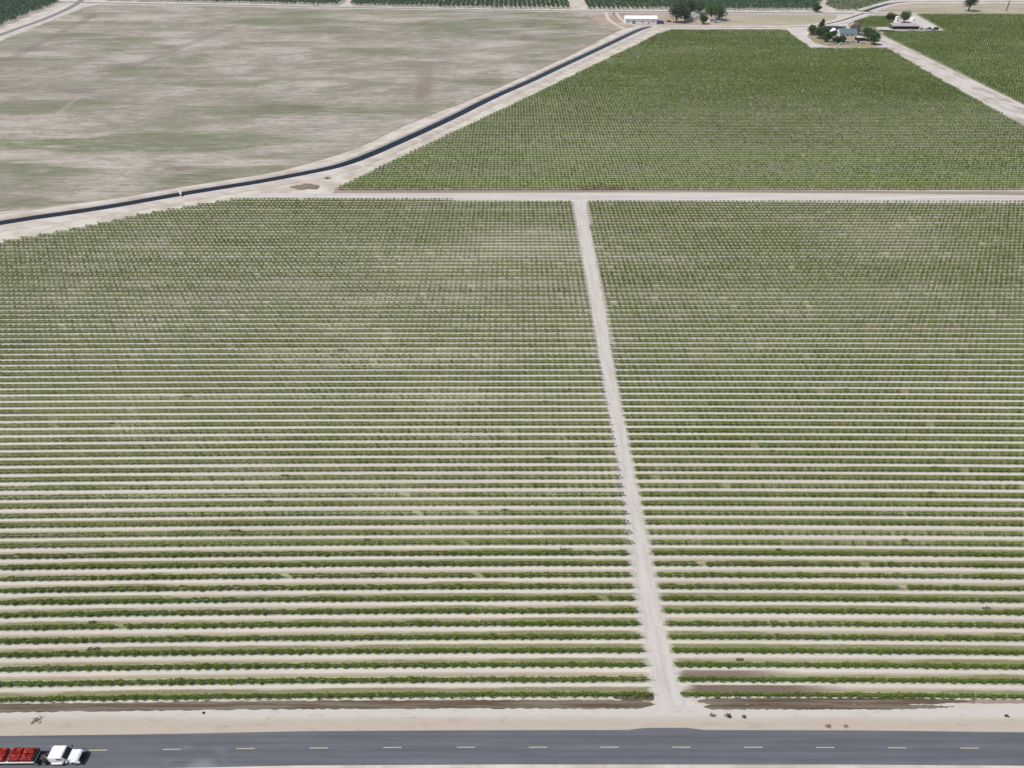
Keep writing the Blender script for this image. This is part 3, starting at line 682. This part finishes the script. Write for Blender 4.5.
# by the white barn
T('tree', 676, 22.8, 16.5, 7.6, 'dark_leaf', 'tall dark tree just right of the blue truck by the white barn', nl=700, lobes=9)
T('tree', 684, 21.5, 12, 5.5, 'dark_leaf', 'dark tree between the tall dark tree and the grey-roofed farmhouse', nl=420)
T('tree', 703, 24.0, 9.0, 3.9, 'tree_leaf', 'round green tree in front of the grey-roofed farmhouse, closest to the ditch', nl=420)
T('tree', 711, 19.0, 13, 7.6, 'tree_leaf', 'broad green tree behind and right of the grey-roofed farmhouse', nl=600, lobes=8)
T('tree', 719, 20.4, 11, 6.6, 'tree_leaf', 'rightmost bushy green tree of the grove around the grey-roofed farmhouse', nl=520, lobes=8)
T('tree', 699, 13.6, 11, 6.5, 'tree_leaf', 'green tree directly behind the grey-roofed farmhouse roof', nl=420)
T('bare_tree', 613.5, 15.5, 5, 2.6, 'grey_leaf', 'small greyish leafless tree left of the white barn', nl=60, size=.35)
T('tree', 816, 11.8, 7, 4.2, 'dark_leaf', 'dark round tree at the right end of the orchard by the far road', nl=320)
# by the white farmhouse
T('tree', 811.5, 35, 7.5, 3.8, 'tree_leaf', 'leftmost green tree beside the cream water tank', nl=360)
T('tree', 821, 30, 8.5, 3.0, 'dark_leaf', 'pointed dark conifer behind the farmhouse garden', nl=360, kind='cone', lobes=6)
T('tree', 818, 38.5, 8.5, 4.6, 'tree_leaf', 'green tree in the middle of the garden left of the white farmhouse', nl=440)
T('tree', 827, 41.8, 6.8, 3.3, 'tree_leaf', 'dark green tree at the front left corner of the white farmhouse', nl=420)
T('tree', 836, 42.6, 4.6, 2.6, 'dark_leaf', 'dark tree at the front wall of the white farmhouse', nl=360)
T('tree', 841.5, 42.9, 5.0, 3.0, 'tree_leaf', 'green tree in front of the blue-grey farmhouse roof', nl=420)
T('tree', 852, 33, 8.0, 3.6, 'grey_leaf', 'left one of the two greyish thin trees behind the farmhouse', nl=170, size=.6)
T('tree', 857.5, 34.5, 9.0, 4.2, 'grey_leaf', 'right one of the two greyish thin trees behind the farmhouse', nl=200, size=.6)
T('tree', 867, 40.5, 12, 5.8, 'tree_leaf', 'tallest bright green tree right of the farmhouse carport', nl=640, lobes=8)
T('tree', 873, 44.5, 9, 5.2, 'tree_leaf', 'green tree in the corner between farm yard and side road', nl=520, lobes=8)
T('tree', 823.5, 37, 8, 3.8, 'tree_leaf', 'green tree between the pointed conifer and the farmhouse garden front', nl=360)
T('tree', 832, 38.6, 7, 3.0, 'dark_leaf', 'small dark tree against the left gable of the white farmhouse', nl=300)
T('tree', 690.5, 15.2, 13, 5.0, 'dark_leaf', 'dark tree behind the left end of the grey farmhouse roof', nl=420)
T('tree', 680, 17.0, 15, 6.0, 'dark_leaf', 'dark tree behind the tallest one in the grove by the barn', nl=420)
# by the long shed
T('tree', 889, 20.2, 6, 3.6, 'dark_leaf', 'left dark tree behind the small green vineyard patch', nl=320)
T('tree', 894, 20.6, 5, 3.0, 'dark_leaf', 'small dark tree next to the white tank behind the long shed', nl=240)
T('tree', 903.5, 22.6, 9, 5.2, 'tree_leaf', 'broad green tree directly behind the long pinkish shed', nl=520, lobes=8)
T('bare_tree', 908.5, 16.2, 8.5, 4.8, 'dry_leaf', 'brownish bare tree behind the broad green tree near the long shed', nl=150, size=.4)
T('tree', 968, 11.2, 18, 6.8, 'dark_leaf', 'tall dark tree alone beyond the right-hand vineyard', nl=760, lobes=9, trunk_h=.4)
T('bare_tree', 1006, 11.2, 14, 3.2, 'dry_leaf', 'thin dead tree standing beyond the right-hand vineyard near the picture edge', nl=60, size=.3, trunk_h=.6)
# hedge in front of the shed
for k in range(9):
    q = G(878.5+1.9*k, 32.0+.05*k)
    o = T('shrub', 0, 0, 2.3+.3*math.sin(k*2), 1.5, 'dark_leaf', f'dark shrub of the low hedge between side road and long shed, {ordinal(k+1)} from the road', 'shrub', 'hedge shrubs before the long shed', lobes=4, nl=70, size=.6, trunk_h=.2, loc=q)

# ------------------------------------------------------------------ BUILDINGS
def gable_house(root, L, W, h, rh, wall, roof, cx=0, cy=0, over=.5, axis='x', names=('wall', 'roof')):
    w_ = MB(); hw = W/2
    prof = [(cy-hw, 0), (cy+hw, 0), (cy+hw, h), (cy, h+rh), (cy-hw, h)] if axis == 'x' else [(cx-hw, 0), (cx+hw, 0), (cx+hw, h), (cx, h+rh), (cx-hw, h)]
    c0 = cx if axis == 'x' else cy; w_.prism(prof, axis, c0-L/2, c0+L/2); W_ = w_.build(names[0], wall, root)
    r = MB(); k = rh/hw; e = hw+over; t = .18; cc = cy if axis == 'x' else cx
    r.prism([(cc-e, h-over*k+.02), (cc, h+rh+.02), (cc+e, h-over*k+.02), (cc+e, h-over*k+t), (cc, h+rh+t+.05), (cc-e, h-over*k+t)], axis, c0-L/2-over, c0+L/2+over)
    R_ = r.build(names[1], roof, root); return W_, R_
def window(root, x, y, z, w_=1.2, h=1.1, face='y'):
    d = (w_+.2, .1, h+.2) if face == 'y' else (.1, w_+.2, h+.2); s = (w_, .14, h) if face == 'y' else (.14, w_, h)
    f_ = MB().box((x, y, z), d).build('window', M['white_wall'], root); MB().box((x, y, z), s).build('pane', M['glass'], f_); return f_
# long white barn
b = G(640.8, 24.0); root = empty('barn', b+Vector((0, 5.5, 0)), -.01, 'long white metal barn with low roof beside the canal bend', 'barn')
gable_house(root, 31, 11, 4.6, 1.8, M['white_wall'], M['white_roof'])
MB().box((-7, -5.55, 1.4), (3.4, .12, 2.8)).build('door', M['grey_roof'], root); MB().box((8, -5.55, 1.05), (1.1, .12, 2.1)).build('door', M['grey_roof'], root)
for k in (-12, 1.5, 12): window(root, k, -5.53, 2.0)
# grey farmhouse
b = G(691, 20.6); root = empty('farmhouse', b+Vector((0, 4, 0)), .05, 'small farmhouse with grey shingle roof among dark trees', 'house')
gable_house(root, 15, 9, 2.9, 2.6, M['cream_paint'], M['grey_roof']); gable_house(root, 6, 6, 2.8, 1.9, M['cream_paint'], M['grey_roof'], 5, -5, .4, 'y', ('wing_wall', 'wing_roof'))
for k in (-5.5, -2.5): window(root, k, -4.53, 1.6)
MB().box((.5, -4.55, 1.05), (1, .12, 2.1)).build('door', M['dark_wall'], root)
MB().box((-4, 1.2, 5.6), (.8, .8, 2.0)).build('chimney', M['concrete'], root)
b = G(711.5, 21.4); root = empty('garage', b, 0, 'low grey-roofed outbuilding right of the round green tree', 'outbuilding')
gable_house(root, 6, 5, 2.5, 1.2, M['white_wall'], M['grey_roof']); MB().box((0, -2.56, 1.1), (2.8, .12, 2.2)).build('garage_door', M['silver_car'], root)
# white farmhouse with solar panels
b = G(838, 36); root = empty('farmhouse', b+Vector((0, 7, 0)), -.05, 'large white farmhouse with solar panels on its dark roof', 'house')
gable_house(root, 20, 10, 3.4, 2.9, M['white_wall'], M['dark_roof'], -1.5, 3)
a_ = math.atan2(2.9, 5)
for k in range(7):
    for j in range(2):
        yy = -.6+1.9*j; zz = 3.4+(yy+2)*2.9/5+.32
        sp = MB(); sp.faces([(-9.6+2.15*k, yy-.85, zz-.85*.58), (-7.6+2.15*k, yy-.85, zz-.85*.58), (-7.6+2.15*k, yy+.85, zz+.85*.58), (-9.6+2.15*k, yy+.85, zz+.85*.58),
                             (-9.6+2.15*k, yy-.85, zz-.85*.58-.06), (-7.6+2.15*k, yy-.85, zz-.85*.58-.06), (-7.6+2.15*k, yy+.85, zz+.85*.58-.06), (-9.6+2.15*k, yy+.85, zz+.85*.58-.06)],
                            [(0, 1, 2, 3), (7, 6, 5, 4), (0, 4, 5, 1), (1, 5, 6, 2), (2, 6, 7, 3), (3, 7, 4, 0)]); sp.build('solar_panel', M['solar_glass'], root)
gable_house(root, 7, 5.5, 3.3, 2.2, M['white_wall'], M['white_roof'], -3.2, -4.2, .4, 'y', ('porch_wall', 'porch_roof'))
gable_house(root, 15, 10.5, 2.9, 3.0, M['white_wall'], M['teal_roof'], 7.5, -6.2, .5, 'x', ('wing_wall', 'wing_roof'))
gable_house(root, 9, 6, 3.0, 2.0, M['white_wall'], M['dark_roof'], 1.5, 12.5, .4, 'x', ('rear_wall', 'rear_roof'))
for k in (-10, -7.2, .6): window(root, k, -2.03, 1.7)
for k in (3, 7, 11): window(root, k, -11.48, 1.6)
window(root, -11.53, 3, 1.8, face='x'); MB().box((-3.2, -7.75, 1.05), (1.1, .12, 2.1)).build('door', M['dark_wall'], root)
# carport
b = G(861, 40.5); root = empty('carport', b, .0, 'open carport with flat tan roof right of the white farmhouse', 'carport')
MB().prism([(-3, 2.6), (3, 3.1), (3, 3.25), (-3, 2.75)], 'x', -5, 5).build('roof', M['tan_roof'], root)
MB().box((0, 2.8, 1.45), (9.6, .15, 2.7)).build('back_wall', M['dark_wall'], root)
for sx in (-4.7, 0, 4.7): MB().box((sx, -2.7, 1.3), (.16, .16, 2.6)).build('post', M['dark_wall'], root)
# water tank (tall, cream)
b = G(808.5, 33.4); root = empty('water_tank', b, 0, 'tall cream cylindrical water tank left of the garden trees', 'water tank')
MB().tube((0, 0, 0), (0, 0, 7.2), 1.4, 1.4, 20).build('tank', M['cream_paint'], root); MB().tube((0, 0, 7.2), (0, 0, 8.0), 1.45, .2, 20).build('lid', M['cream_paint'], root)
lad = MB()
for s in (-.22, .22): lad.tube((1.55, s, .2), (1.55, s, 7.2), .03, .03, 4)
for k in range(16): lad.tube((1.55, -.22, .5+.42*k), (1.55, .22, .5+.42*k), .02, .02, 4)
lad.build('ladder', M['steel'], root)
# long shed
b = G(906, 29.6); root = empty('shed', b+Vector((0, 5, 0)), -.04, 'long low farm shed with faded pinkish metal roof and open front', 'shed')
MB().prism([(-5, 2.8), (5, 3.8), (5, 3.95), (-5, 2.95)], 'x', -12.5, 12.5).build('roof', M['rust_roof'], root)
MB().box((0, 4.7, 1.85), (24.4, .15, 3.7)).build('back_wall', M['dark_wall'], root)
for s in (-12.2, 12.2): MB().prism([(-4.7, 0), (4.6, 0), (4.6, 3.7), (-4.7, 2.78)], 'x', s-.07, s+.07).build('side_wall', M['dark_wall'], root)
for k in range(6): MB().box((-10+4*k, -4.7, 1.4), (.2, .2, 2.75)).build('post', M['bark'], root)
# tanks behind shed
for (px, py, r_, h_, lab) in ((896, 21.4, 1.6, 4.2, 'white upright tank between two dark trees behind the shed'), (912, 20.8, 2.3, 2.4, 'low wide white tank right of the broad green tree')):
    root = empty('tank', G(px, py), 0, lab, 'tank'); MB().tube((0, 0, 0), (0, 0, h_), r_, r_, 16).build('shell', M['white_wall'], root); MB().tube((0, 0, h_), (0, 0, h_+.6), r_, .3, 16).build('lid', M['white_wall'], root)

# ------------------------------------------------------------------ VEHICLES near the farms
def make_car(paint, kind='car'):
    root = bpy.data.objects.new({'car': 'parked_car', 'pickup': 'pickup_truck', 'van': 'parked_van'}[kind], None); C.objects.link(root)
    top = {'car': [(-2.2, .35), (2.2, .35), (2.25, .75), (1.2, .95), (-2.2, .95)], 'pickup': [(-2.7, .45), (2.6, .45), (2.65, .95), (1.3, 1.1), (-2.7, 1.1)], 'van': [(-2.6, .4), (2.5, .4), (2.55, 1.0), (1.9, 1.2), (-2.6, 1.2)]}[kind]
    MB().prism(top, 'y', -.9, .9).build('body', paint, root)
    cab = {'car': [(-1.9, .95), (1.1, .95), (.4, 1.45), (-1.4, 1.45)], 'pickup': [(-.6, 1.1), (1.2, 1.1), (.6, 1.8), (-.5, 1.8)], 'van': [(-2.6, 1.2), (1.9, 1.2), (1.2, 2.1), (-2.5, 2.1)]}[kind]
    MB().prism(cab, 'y', -.8, .8).build('window', M['glass'], root)
    z = max(a[1] for a in cab); xs_ = [a[0] for a in cab if a[1] == z]
    MB().box(((min(xs_)+max(xs_))/2, 0, z+.03), (max(xs_)-min(xs_)+.1, 1.62, .07)).build('roof', paint, root)
    for sx in (-1.45, 1.45):
        for sy in (-.82, .82): MB().tube((sx, sy-.12, .34), (sx, sy+.12, .34), .34, .34, 12).build('wheel', M['rubber'], root)
    for sy in (-.6, .6): MB().box((top[2][0]-.02, sy, .72), (.08, .3, .16)).build('headlight', M['lamp_glass'], root)
    return root
for (px, py, paint, kind, rz, lab) in (
    (829.5, 44.2, 'white_car', 'car', .1, 'leftmost white car parked in front of the white farmhouse'),
    (835, 44.0, 'silver_car', 'car', 0, 'silver car parked between two white cars before the farmhouse'),
    (841.5, 44.6, 'white_car', 'car', .15, 'white car third from the left before the farmhouse'),
    (847, 43.6, 'white_car', 'van', .3, 'white van parked before the blue-grey roofed wing'),
    (852, 43.0, 'silver_car', 'pickup', -.2, 'silver pickup parked at the right end of the farmhouse row'),
    (858, 42.6, 'dark_car', 'pickup', 1.2, 'dark pickup parked under the front of the carport'),
    (862.5, 43.6, 'white_car', 'car', .1, 'white car right of the dark pickup by the carport'),
    (720, 22.2, 'white_car', 'pickup', .2, 'white pickup right of the grove near the grey farmhouse'),
    (716, 22.8, 'silver_car', 'car', .1, 'silver car between the grey outbuilding and the white pickup'),
    (911, 31.2, 'white_car', 'car', .4, 'white car in front of the right end of the long shed'),
    (921, 29.6, 'silver_car', 'pickup', .2, 'silver pickup nearest the long shed in the yard row'),
    (925, 29.8, 'white_car', 'car', .8, 'white car second from the shed in the yard row'),
    (929, 29.4, 'dark_car', 'pickup', .1, 'dark pickup in the middle of the yard row'),
    (932.5, 30.6, 'silver_car', 'car', .5, 'silver car right of the dark pickup in the yard row'),
    (936, 29.8, 'dark_car', 'van', .2, 'dark van at the far right of the yard row'),
    (669, 22.0, 'dark_car', 'car', .2, 'dark car parked under the tall dark tree')):
    o = make_car(M[paint], kind); o.location = G(px, py); o.rotation_euler = (0, 0, rz); tag(o, lab, kind if kind != 'pickup' else 'pickup truck', 'vehicles parked at the farms')
# blue truck by the barn
b = G(660.5, 23.8); root = empty('farm_truck', b, .1, 'blue box truck parked at the right end of the white barn', 'truck')
MB().box((-1.2, 0, 1.7), (4.6, 2.3, 2.3), bev=.05).build('cargo_box', M['blue_paint'], root); MB().prism([(1.2, .5), (3.2, .5), (3.2, 1.3), (2.7, 2.2), (1.2, 2.3)], 'y', -1.05, 1.05).build('cab', M['blue_paint'], root)
MB().prism([(2.74, 1.36), (3.24, 1.36), (2.76, 2.15)], 'y', -.9, .9).build('windscreen', M['glass'], root)
for sx in (-2.2, 2.2):
    for sy in (-1, 1): MB().tube((sx, sy-.14, .45), (sx, sy+.14, .45), .45, .45, 12).build('wheel', M['rubber'], root)

# ------------------------------------------------------------------ UTILITY POLES along the far road
def make_pole():
    root = bpy.data.objects.new('utility_pole', None); C.objects.link(root)
    MB().tube((0, 0, 0), (0, 0, 9.5), .15, .10, 8).build('pole', M['wood_pole'], root)
    MB().box((0, 0, 8.9), (2.4, .12, .14)).build('crossarm', M['wood_pole'], root)
    for s in (-1.05, -.45, .45, 1.05): MB().tube((s, 0, 8.96), (s, 0, 9.18), .06, .04, 6).build('insulator', M['white_wall'], root)
    return root
pp = [(125, 5.4), (168, 6.0), (197, 6.4), (240, 7.0), (283, 7.6), (318, 8.2), (354, 8.9), (425.5, 10.3), (439.5, 10.5), (482, 11.1), (496, 11.3), (510, 11.5), (524, 11.7), (550.5, 12.1), (567, 12.3), (614.5, 12.6), (735, 13.2), (750, 13.2), (772, 13.3), (788, 13.4), (791, 24)]
proto = make_pole(); prev = None
for i, (px, py) in enumerate(pp):
    o = proto if i == 0 else copy_tree(proto); o.location = G(px, py); o.rotation_euler = (0, 0, math.pi/2+.04)
    where = 'in front of the left orchard' if px < 345 else 'between the two orchard track gaps' if px < 572 else 'left of the white barn' if px < 640 else 'in the dry paddock' if py > 20 else 'beside the dry paddock'
    same = [k for k, (a, b_) in enumerate(pp) if (('L' if a < 345 else 'M' if a < 572 else 'B' if a < 640 else 'P' if b_ > 20 else 'D') == ('L' if px < 345 else 'M' if px < 572 else 'B' if px < 640 else 'P' if py > 20 else 'D'))]
    j = same.index(i)+1
    lab = f'wooden utility pole {where}' if len(same) == 1 else f'wooden utility pole {where}, {ordinal(j)} from the left there'
    tag(o, lab, 'utility pole', 'utility poles along the far road')

# ------------------------------------------------------------------ small things along the canal, mounds, weeds
b = G(181.5, 196.5); root = empty('canal_gate', b, math.radians(24), 'small concrete check gate across the canal', 'canal gate')
MB().box((0, 0, .55), (.35, 6.4, 1.1)).build('weir_wall', M['concrete'], root)
for s in (-1.6, 0, 1.6): MB().box((0, s, 1.25), (.2, .2, 1.5)).build('gate_post', M['concrete'], root)
MB().box((0, 0, 2.0), (.8, 5.6, .12)).build('walkway', M['concrete'], root)
def mound(name, px, py, rx, ry, h, mat, label, cat):
    b = G(px, py); bm = bmesh.new(); bmesh.ops.create_icosphere(bm, subdivisions=4, radius=1)
    for v in bm.verts:
        n_ = 1+.16*math.sin(v.co.x*5+v.co.y*3)+.1*math.sin(v.co.y*9+v.co.x*4)+random.uniform(-.03, .03)
        v.co = Vector((v.co.x*rx*n_, v.co.y*ry*n_, max(-.05, v.co.z)*h*n_))
    me = bpy.data.meshes.new(name); bm.to_mesh(me); bm.free(); me.materials.append(mat); o = link(name, me); o.location = b; tag(o, label, cat); return o
simple('spoil_earth', (.20, .16, .12), .95, .1, .3, 0, .8)
mound('dirt_mound', 307, 187.0, 6.5, 3.2, .8, M['spoil_earth'], 'brown mound of earth and dry weeds where the canal road meets the cross road', 'dirt mound')
def weed(px, py, r_, label, group=None, mat='weed_leaf', h=.6, name='weed_clump', n_=60):
    r_ *= .8; h *= .6; b = G(px, py); d = rng.normal(size=(n_, 3)); d /= np.linalg.norm(d, axis=1)[:, None]; d[:, 2] = np.abs(d[:, 2])
    c_ = d*rng.uniform(.1, 1, (n_, 1))*np.array([r_, r_*.7, h]); V, Q = leaves(c_, rng.uniform(.12, .3, n_)*(1+r_*.25), .2)
    o = link(name, np_mesh(name, V, Q, [M[mat]])); o.location = b; return tag(o, label, 'weed clump', group)
weed(327.5, 178.5, 2.6, 'dark bushy weed clump on the canal bank above the dirt mound', None, 'dark_leaf', 1.3, n_=120)
weed(712.5, 715.4, .9, 'grey weed clump on the verge, leftmost of three right of the lane mouth', None, 'grey_leaf', .3)
weed(727.5, 715.4, .8, 'dark weed clump on the verge, middle of three right of the lane mouth', None, 'dark_leaf', .35)
weed(729.5, 717.0, .5, 'small dark weed just below the middle verge clump', None, 'dark_leaf', .3)
weed(744, 716.8, .6, 'dark weed clump on the verge, rightmost of three right of the lane mouth', None, 'dark_leaf', .3)
weed(828.5, 726.3, .8, 'brown weed clump at the tan sand edge, left of a fainter one', None, 'dry_leaf', .3)
weed(846, 726.2, .6, 'faint brown weed clump at the tan sand edge, right of a bigger one', None, 'dry_leaf', .25)
weed(1007, 716.0, .5, 'single small dark weed on the verge near the right picture edge', None, 'dark_leaf', .3)
weed(203.5, 713.0, .35, 'tiny dark weed on the verge below the wet ditch at left', None, 'dark_leaf', .35)
weed(37, 720.5, 1.6, 'flat brown weed patch on the verge above the lorry', None, 'dry_leaf', .15)
# a few larger weeds that grew out between vines
used = set()
for i in range(40):
    px = random.uniform(20, 1000); py = random.uniform(330, 660)
    if 590 < px < 700: continue
    q = G(px, py); n = round((q.y-Y0)/S0-.45); X = q.x; Y = Y0+S0*(n+.45)
    sd = 'left' if px < 600 else 'right'; xe = lowL[n][3]-X if px < 600 else X-lowR[n][2]; m_ = int(round(xe/5)*5)
    if (sd, n) in used: continue
    used.add((sd, n)); k = random.uniform(.35, .8)
    cc = np.stack([rng.uniform(-1, 1, 60)*k*1.6, rng.normal(0, .3, 60)*k, rng.uniform(.03, .35, 60)], 1); V, Q = leaves(cc, .30, .2)
    o = link('weed_clump', np_mesh('weed_clump', V, Q, [M['weed_leaf']])); o.location = (X, Y+float(bend(X, Y)), .0)
    tag(o, f'low grey-green weed clump {sd} of the dirt lane, just above the {ordinal(n+1)} vine row', 'weed clump', 'weeds between the vine rows')

# ------------------------------------------------------------------ LORRY with trailer of red bins
def P0(px, py, z): return G(px, py, z)
far_rear = P0(52.9, 745.2, 2.72)                    # far rear top corner of the cab
YC = far_rear.y-1.03; XR = far_rear.x                # centreline, rear of the cab
root = empty('semi_truck', (XR, YC, 0), .012, 'white conventional truck tractor driving right along the paved road', 'truck')
cabp = [(0, .95), (2.75, .95), (2.85, 1.75), (2.35, 2.85), (2.1, 2.95), (.15, 2.95), (0, 2.8)]
cb = MB().prism(cabp, 'y', -1.2, 1.2); bmesh.ops.recalc_face_normals(cb.bm, faces=cb.bm.faces); bmesh.ops.bevel(cb.bm, geom=[e for e in cb.bm.edges if max(v.co.z for v in e.verts) > 1.9], offset=.14, segments=3, affect='EDGES'); cb.build('cab', M['truck_white'], root)
MB().prism([(2.88, 1.80), (2.93, 1.82), (2.45, 2.84), (2.39, 2.84)], 'y', -1.05, 1.05).build('windscreen', M['glass'], root)
MB().prism([(2.80, .9), (4.45, .8), (4.55, 1.45), (4.3, 1.66), (2.86, 1.90)], 'y', -.98, .98).build('hood', M['truck_white'], root)
MB().box((4.58, 0, 1.0), (.12, 1.4, .9)).build('grille', M['black_metal'], root)
MB().box((4.75, 0, .55), (.30, 2.4, .42), bev=.06).build('bumper', M['black_metal'], root)
for s in (-1, 1):
    MB().prism([(2.95, .6), (3.15, 1.2), (3.45, 1.42), (4.1, 1.38), (4.6, .95), (4.6, .7), (4.3, .7), (4.05, 1.1), (3.45, 1.1), (3.2, .6)], 'y', min(s*.985, s*1.2), max(s*.985, s*1.2)).build('fender', M['truck_white'], root)
    MB().box((4.62, s*1.05, .86), (.1, .3, .22)).build('headlight', M['lamp_glass'], root)
    mr = MB(); mr.box((2.75, s*1.5, 2.05), (.12, .22, .55)); mr.tube((2.6, s*1.2, 2.2), (2.75, s*1.45, 2.2), .02, .02, 5); mr.build('mirror', M['black_metal'], root)
    MB().box((1.75, s*1.205, 2.25), (.9, .03, .6)).build('side_window', M['glass'], root)
    st = MB(); st.box((.9, s*1.08, .62), (1.9, .5, .55)); st.build('fuel_tank', M['chrome'], root)
    MB().tube((-.25, s*.95, .9), (-.25, s*.95, 3.1), .08, .08, 8).build('exhaust_stack', M['chrome'], root)
    w1 = MB().tube((3.75, s*.78, .52), (3.75, s*1.14, .52), .52, .52, 20).build('wheel', M['rubber'], root)
    MB().tube((3.75, s*1.145, .52), (3.75, s*1.16, .52), .27, .27, 14).build('rim', M['steel'], w1)
    for X in (-1.3, -2.6):
        w1 = MB().tube((X, s*.55, .52), (X, s*1.16, .52), .52, .52, 20).build('wheel', M['rubber'], root)
        MB().tube((X, s*1.165, .52), (X, s*1.18, .52), .27, .27, 14).build('rim', M['steel'], w1)
fr = MB()
for s in (-.45, .45): fr.box((-1.7, s, .92), (3.8, .14, .26))
fr.box((-1.9, 0, 1.1), (1.0, .9, .1)); fr.build('chassis', M['black_metal'], root)
tx = XR-2.62
root.scale = (1, .85, .92)
root = empty('flatbed_trailer', (tx, YC, 0), .012, 'low flatbed trailer with pale deck edge coupled behind the white tractor', 'trailer')
MB().box((-6.2, 0, 1.28), (12.4, 2.5, .2)).build('deck', M['deck_metal'], root)
MB().box((-6.2, 0, .98), (11.8, .9, .36)).build('beam', M['black_metal'], root)
MB().box((-.08, 0, 1.75), (.1, 2.4, .8)).build('headboard', M['black_metal'], root)
for s in (-1, 1):
    for X in (-10.2, -11.5):
        w1 = MB().tube((X, s*.55, .52), (X, s*1.2, .52), .52, .52, 18).build('wheel', M['rubber'], root)
    MB().box((-6.2, s*1.27, 1.28), (12.4, .04, .16)).build('side_rail', M['white_wall'], root)
def make_bin():
    r_ = bpy.data.objects.new('harvest_bin', None); C.objects.link(r_)
    bm = MB(); W_, D_, H_, t = .88, 1.1, .95, .05
    bm.box((0, 0, .16), (W_, D_, .06)); bm.box((-W_/2+t/2, 0, H_/2+.1), (t, D_, H_-.1)); bm.box((W_/2-t/2, 0, H_/2+.1), (t, D_, H_-.1))
    bm.box((0, -D_/2+t/2, H_/2+.1), (W_-2*t, t, H_-.1)); bm.box((0, D_/2-t/2, H_/2+.1), (W_-2*t, t, H_-.1))
    for s in (-.38, 0, .38): bm.box((s, 0, .06), (.12, D_, .12))
    for s in (-.3, 0, .3): bm.box((s, -D_/2-.02, H_/2+.12), (.05, .04, H_-.2)); bm.box((s, D_/2+.02, H_/2+.12), (.05, .04, H_-.2))
    bm.build('bin_body', M['red_bin'], r_)
    me_bm = bmesh.new()
    for i in range(9):
        for j in range(10):
            x_ = -.36+.09*i+random.uniform(-.02, .02); y_ = -.45+.10*j+random.uniform(-.02, .02); z_ = .97+.30*math.exp(-(x_*x_+y_*y_)/.12)+random.uniform(-.02, .03)
            rr_ = bmesh.ops.create_icosphere(me_bm, subdivisions=1, radius=.075)
            for v in rr_['verts']: v.co += Vector((x_, y_, z_))
    me = bpy.data.meshes.new('produce'); me_bm.to_mesh(me); me_bm.free(); me.materials.append(M['tomato']); link('produce', me, r_)
    return r_
root.scale = (1, .85, .92)
binp = make_bin(); first = True
colx = [-.75, -1.66, -2.78, -3.72, -5.35, -6.28]; nm = ['first', 'second', 'third', 'fourth', 'fifth', 'sixth']
for i, cxx in enumerate(colx):
    for s, sn in ((1, 'field-side'), (-1, 'near-side')):
        o = binp if first else copy_tree(binp); first = False
        o.scale = (random.uniform(.9, 1), .84, random.uniform(.84, .96) if s > 0 else random.uniform(.68, .82)); o.location = (tx+cxx, YC+s*.50+.012*cxx, 1.275); o.rotation_euler = (0, 0, random.uniform(-.02, .02)+.012)
        tag(o, f'red harvest bin heaped with red produce, {nm[i]} behind the cab in the {sn} line', 'harvest bin', 'red bins on the flatbed trailer')
# ------------------------------------------------------------------ haze
HZ = 0.00006
bm = MB(); bm.box((0, 700, 60), (3400, 1700, 123)); hz = bm.build('haze', bpy.data.materials.new('haze_air')); hz['kind'] = 'stuff'
hz['label'] = 'thin pale summer haze over the whole valley'
hm = hz.data.materials[0]; hm.use_nodes = True; t_ = hm.node_tree; t_.nodes.remove(t_.nodes['Principled BSDF'])
pv = t_.nodes.new('ShaderNodeVolumePrincipled'); pv.inputs['Color'].default_value = (.86, .90, .96, 1); pv.inputs['Density'].default_value = HZ; pv.inputs['Anisotropy'].default_value = .2
t_.links.new(pv.outputs[0], t_.nodes['Material Output'].inputs['Volume'])
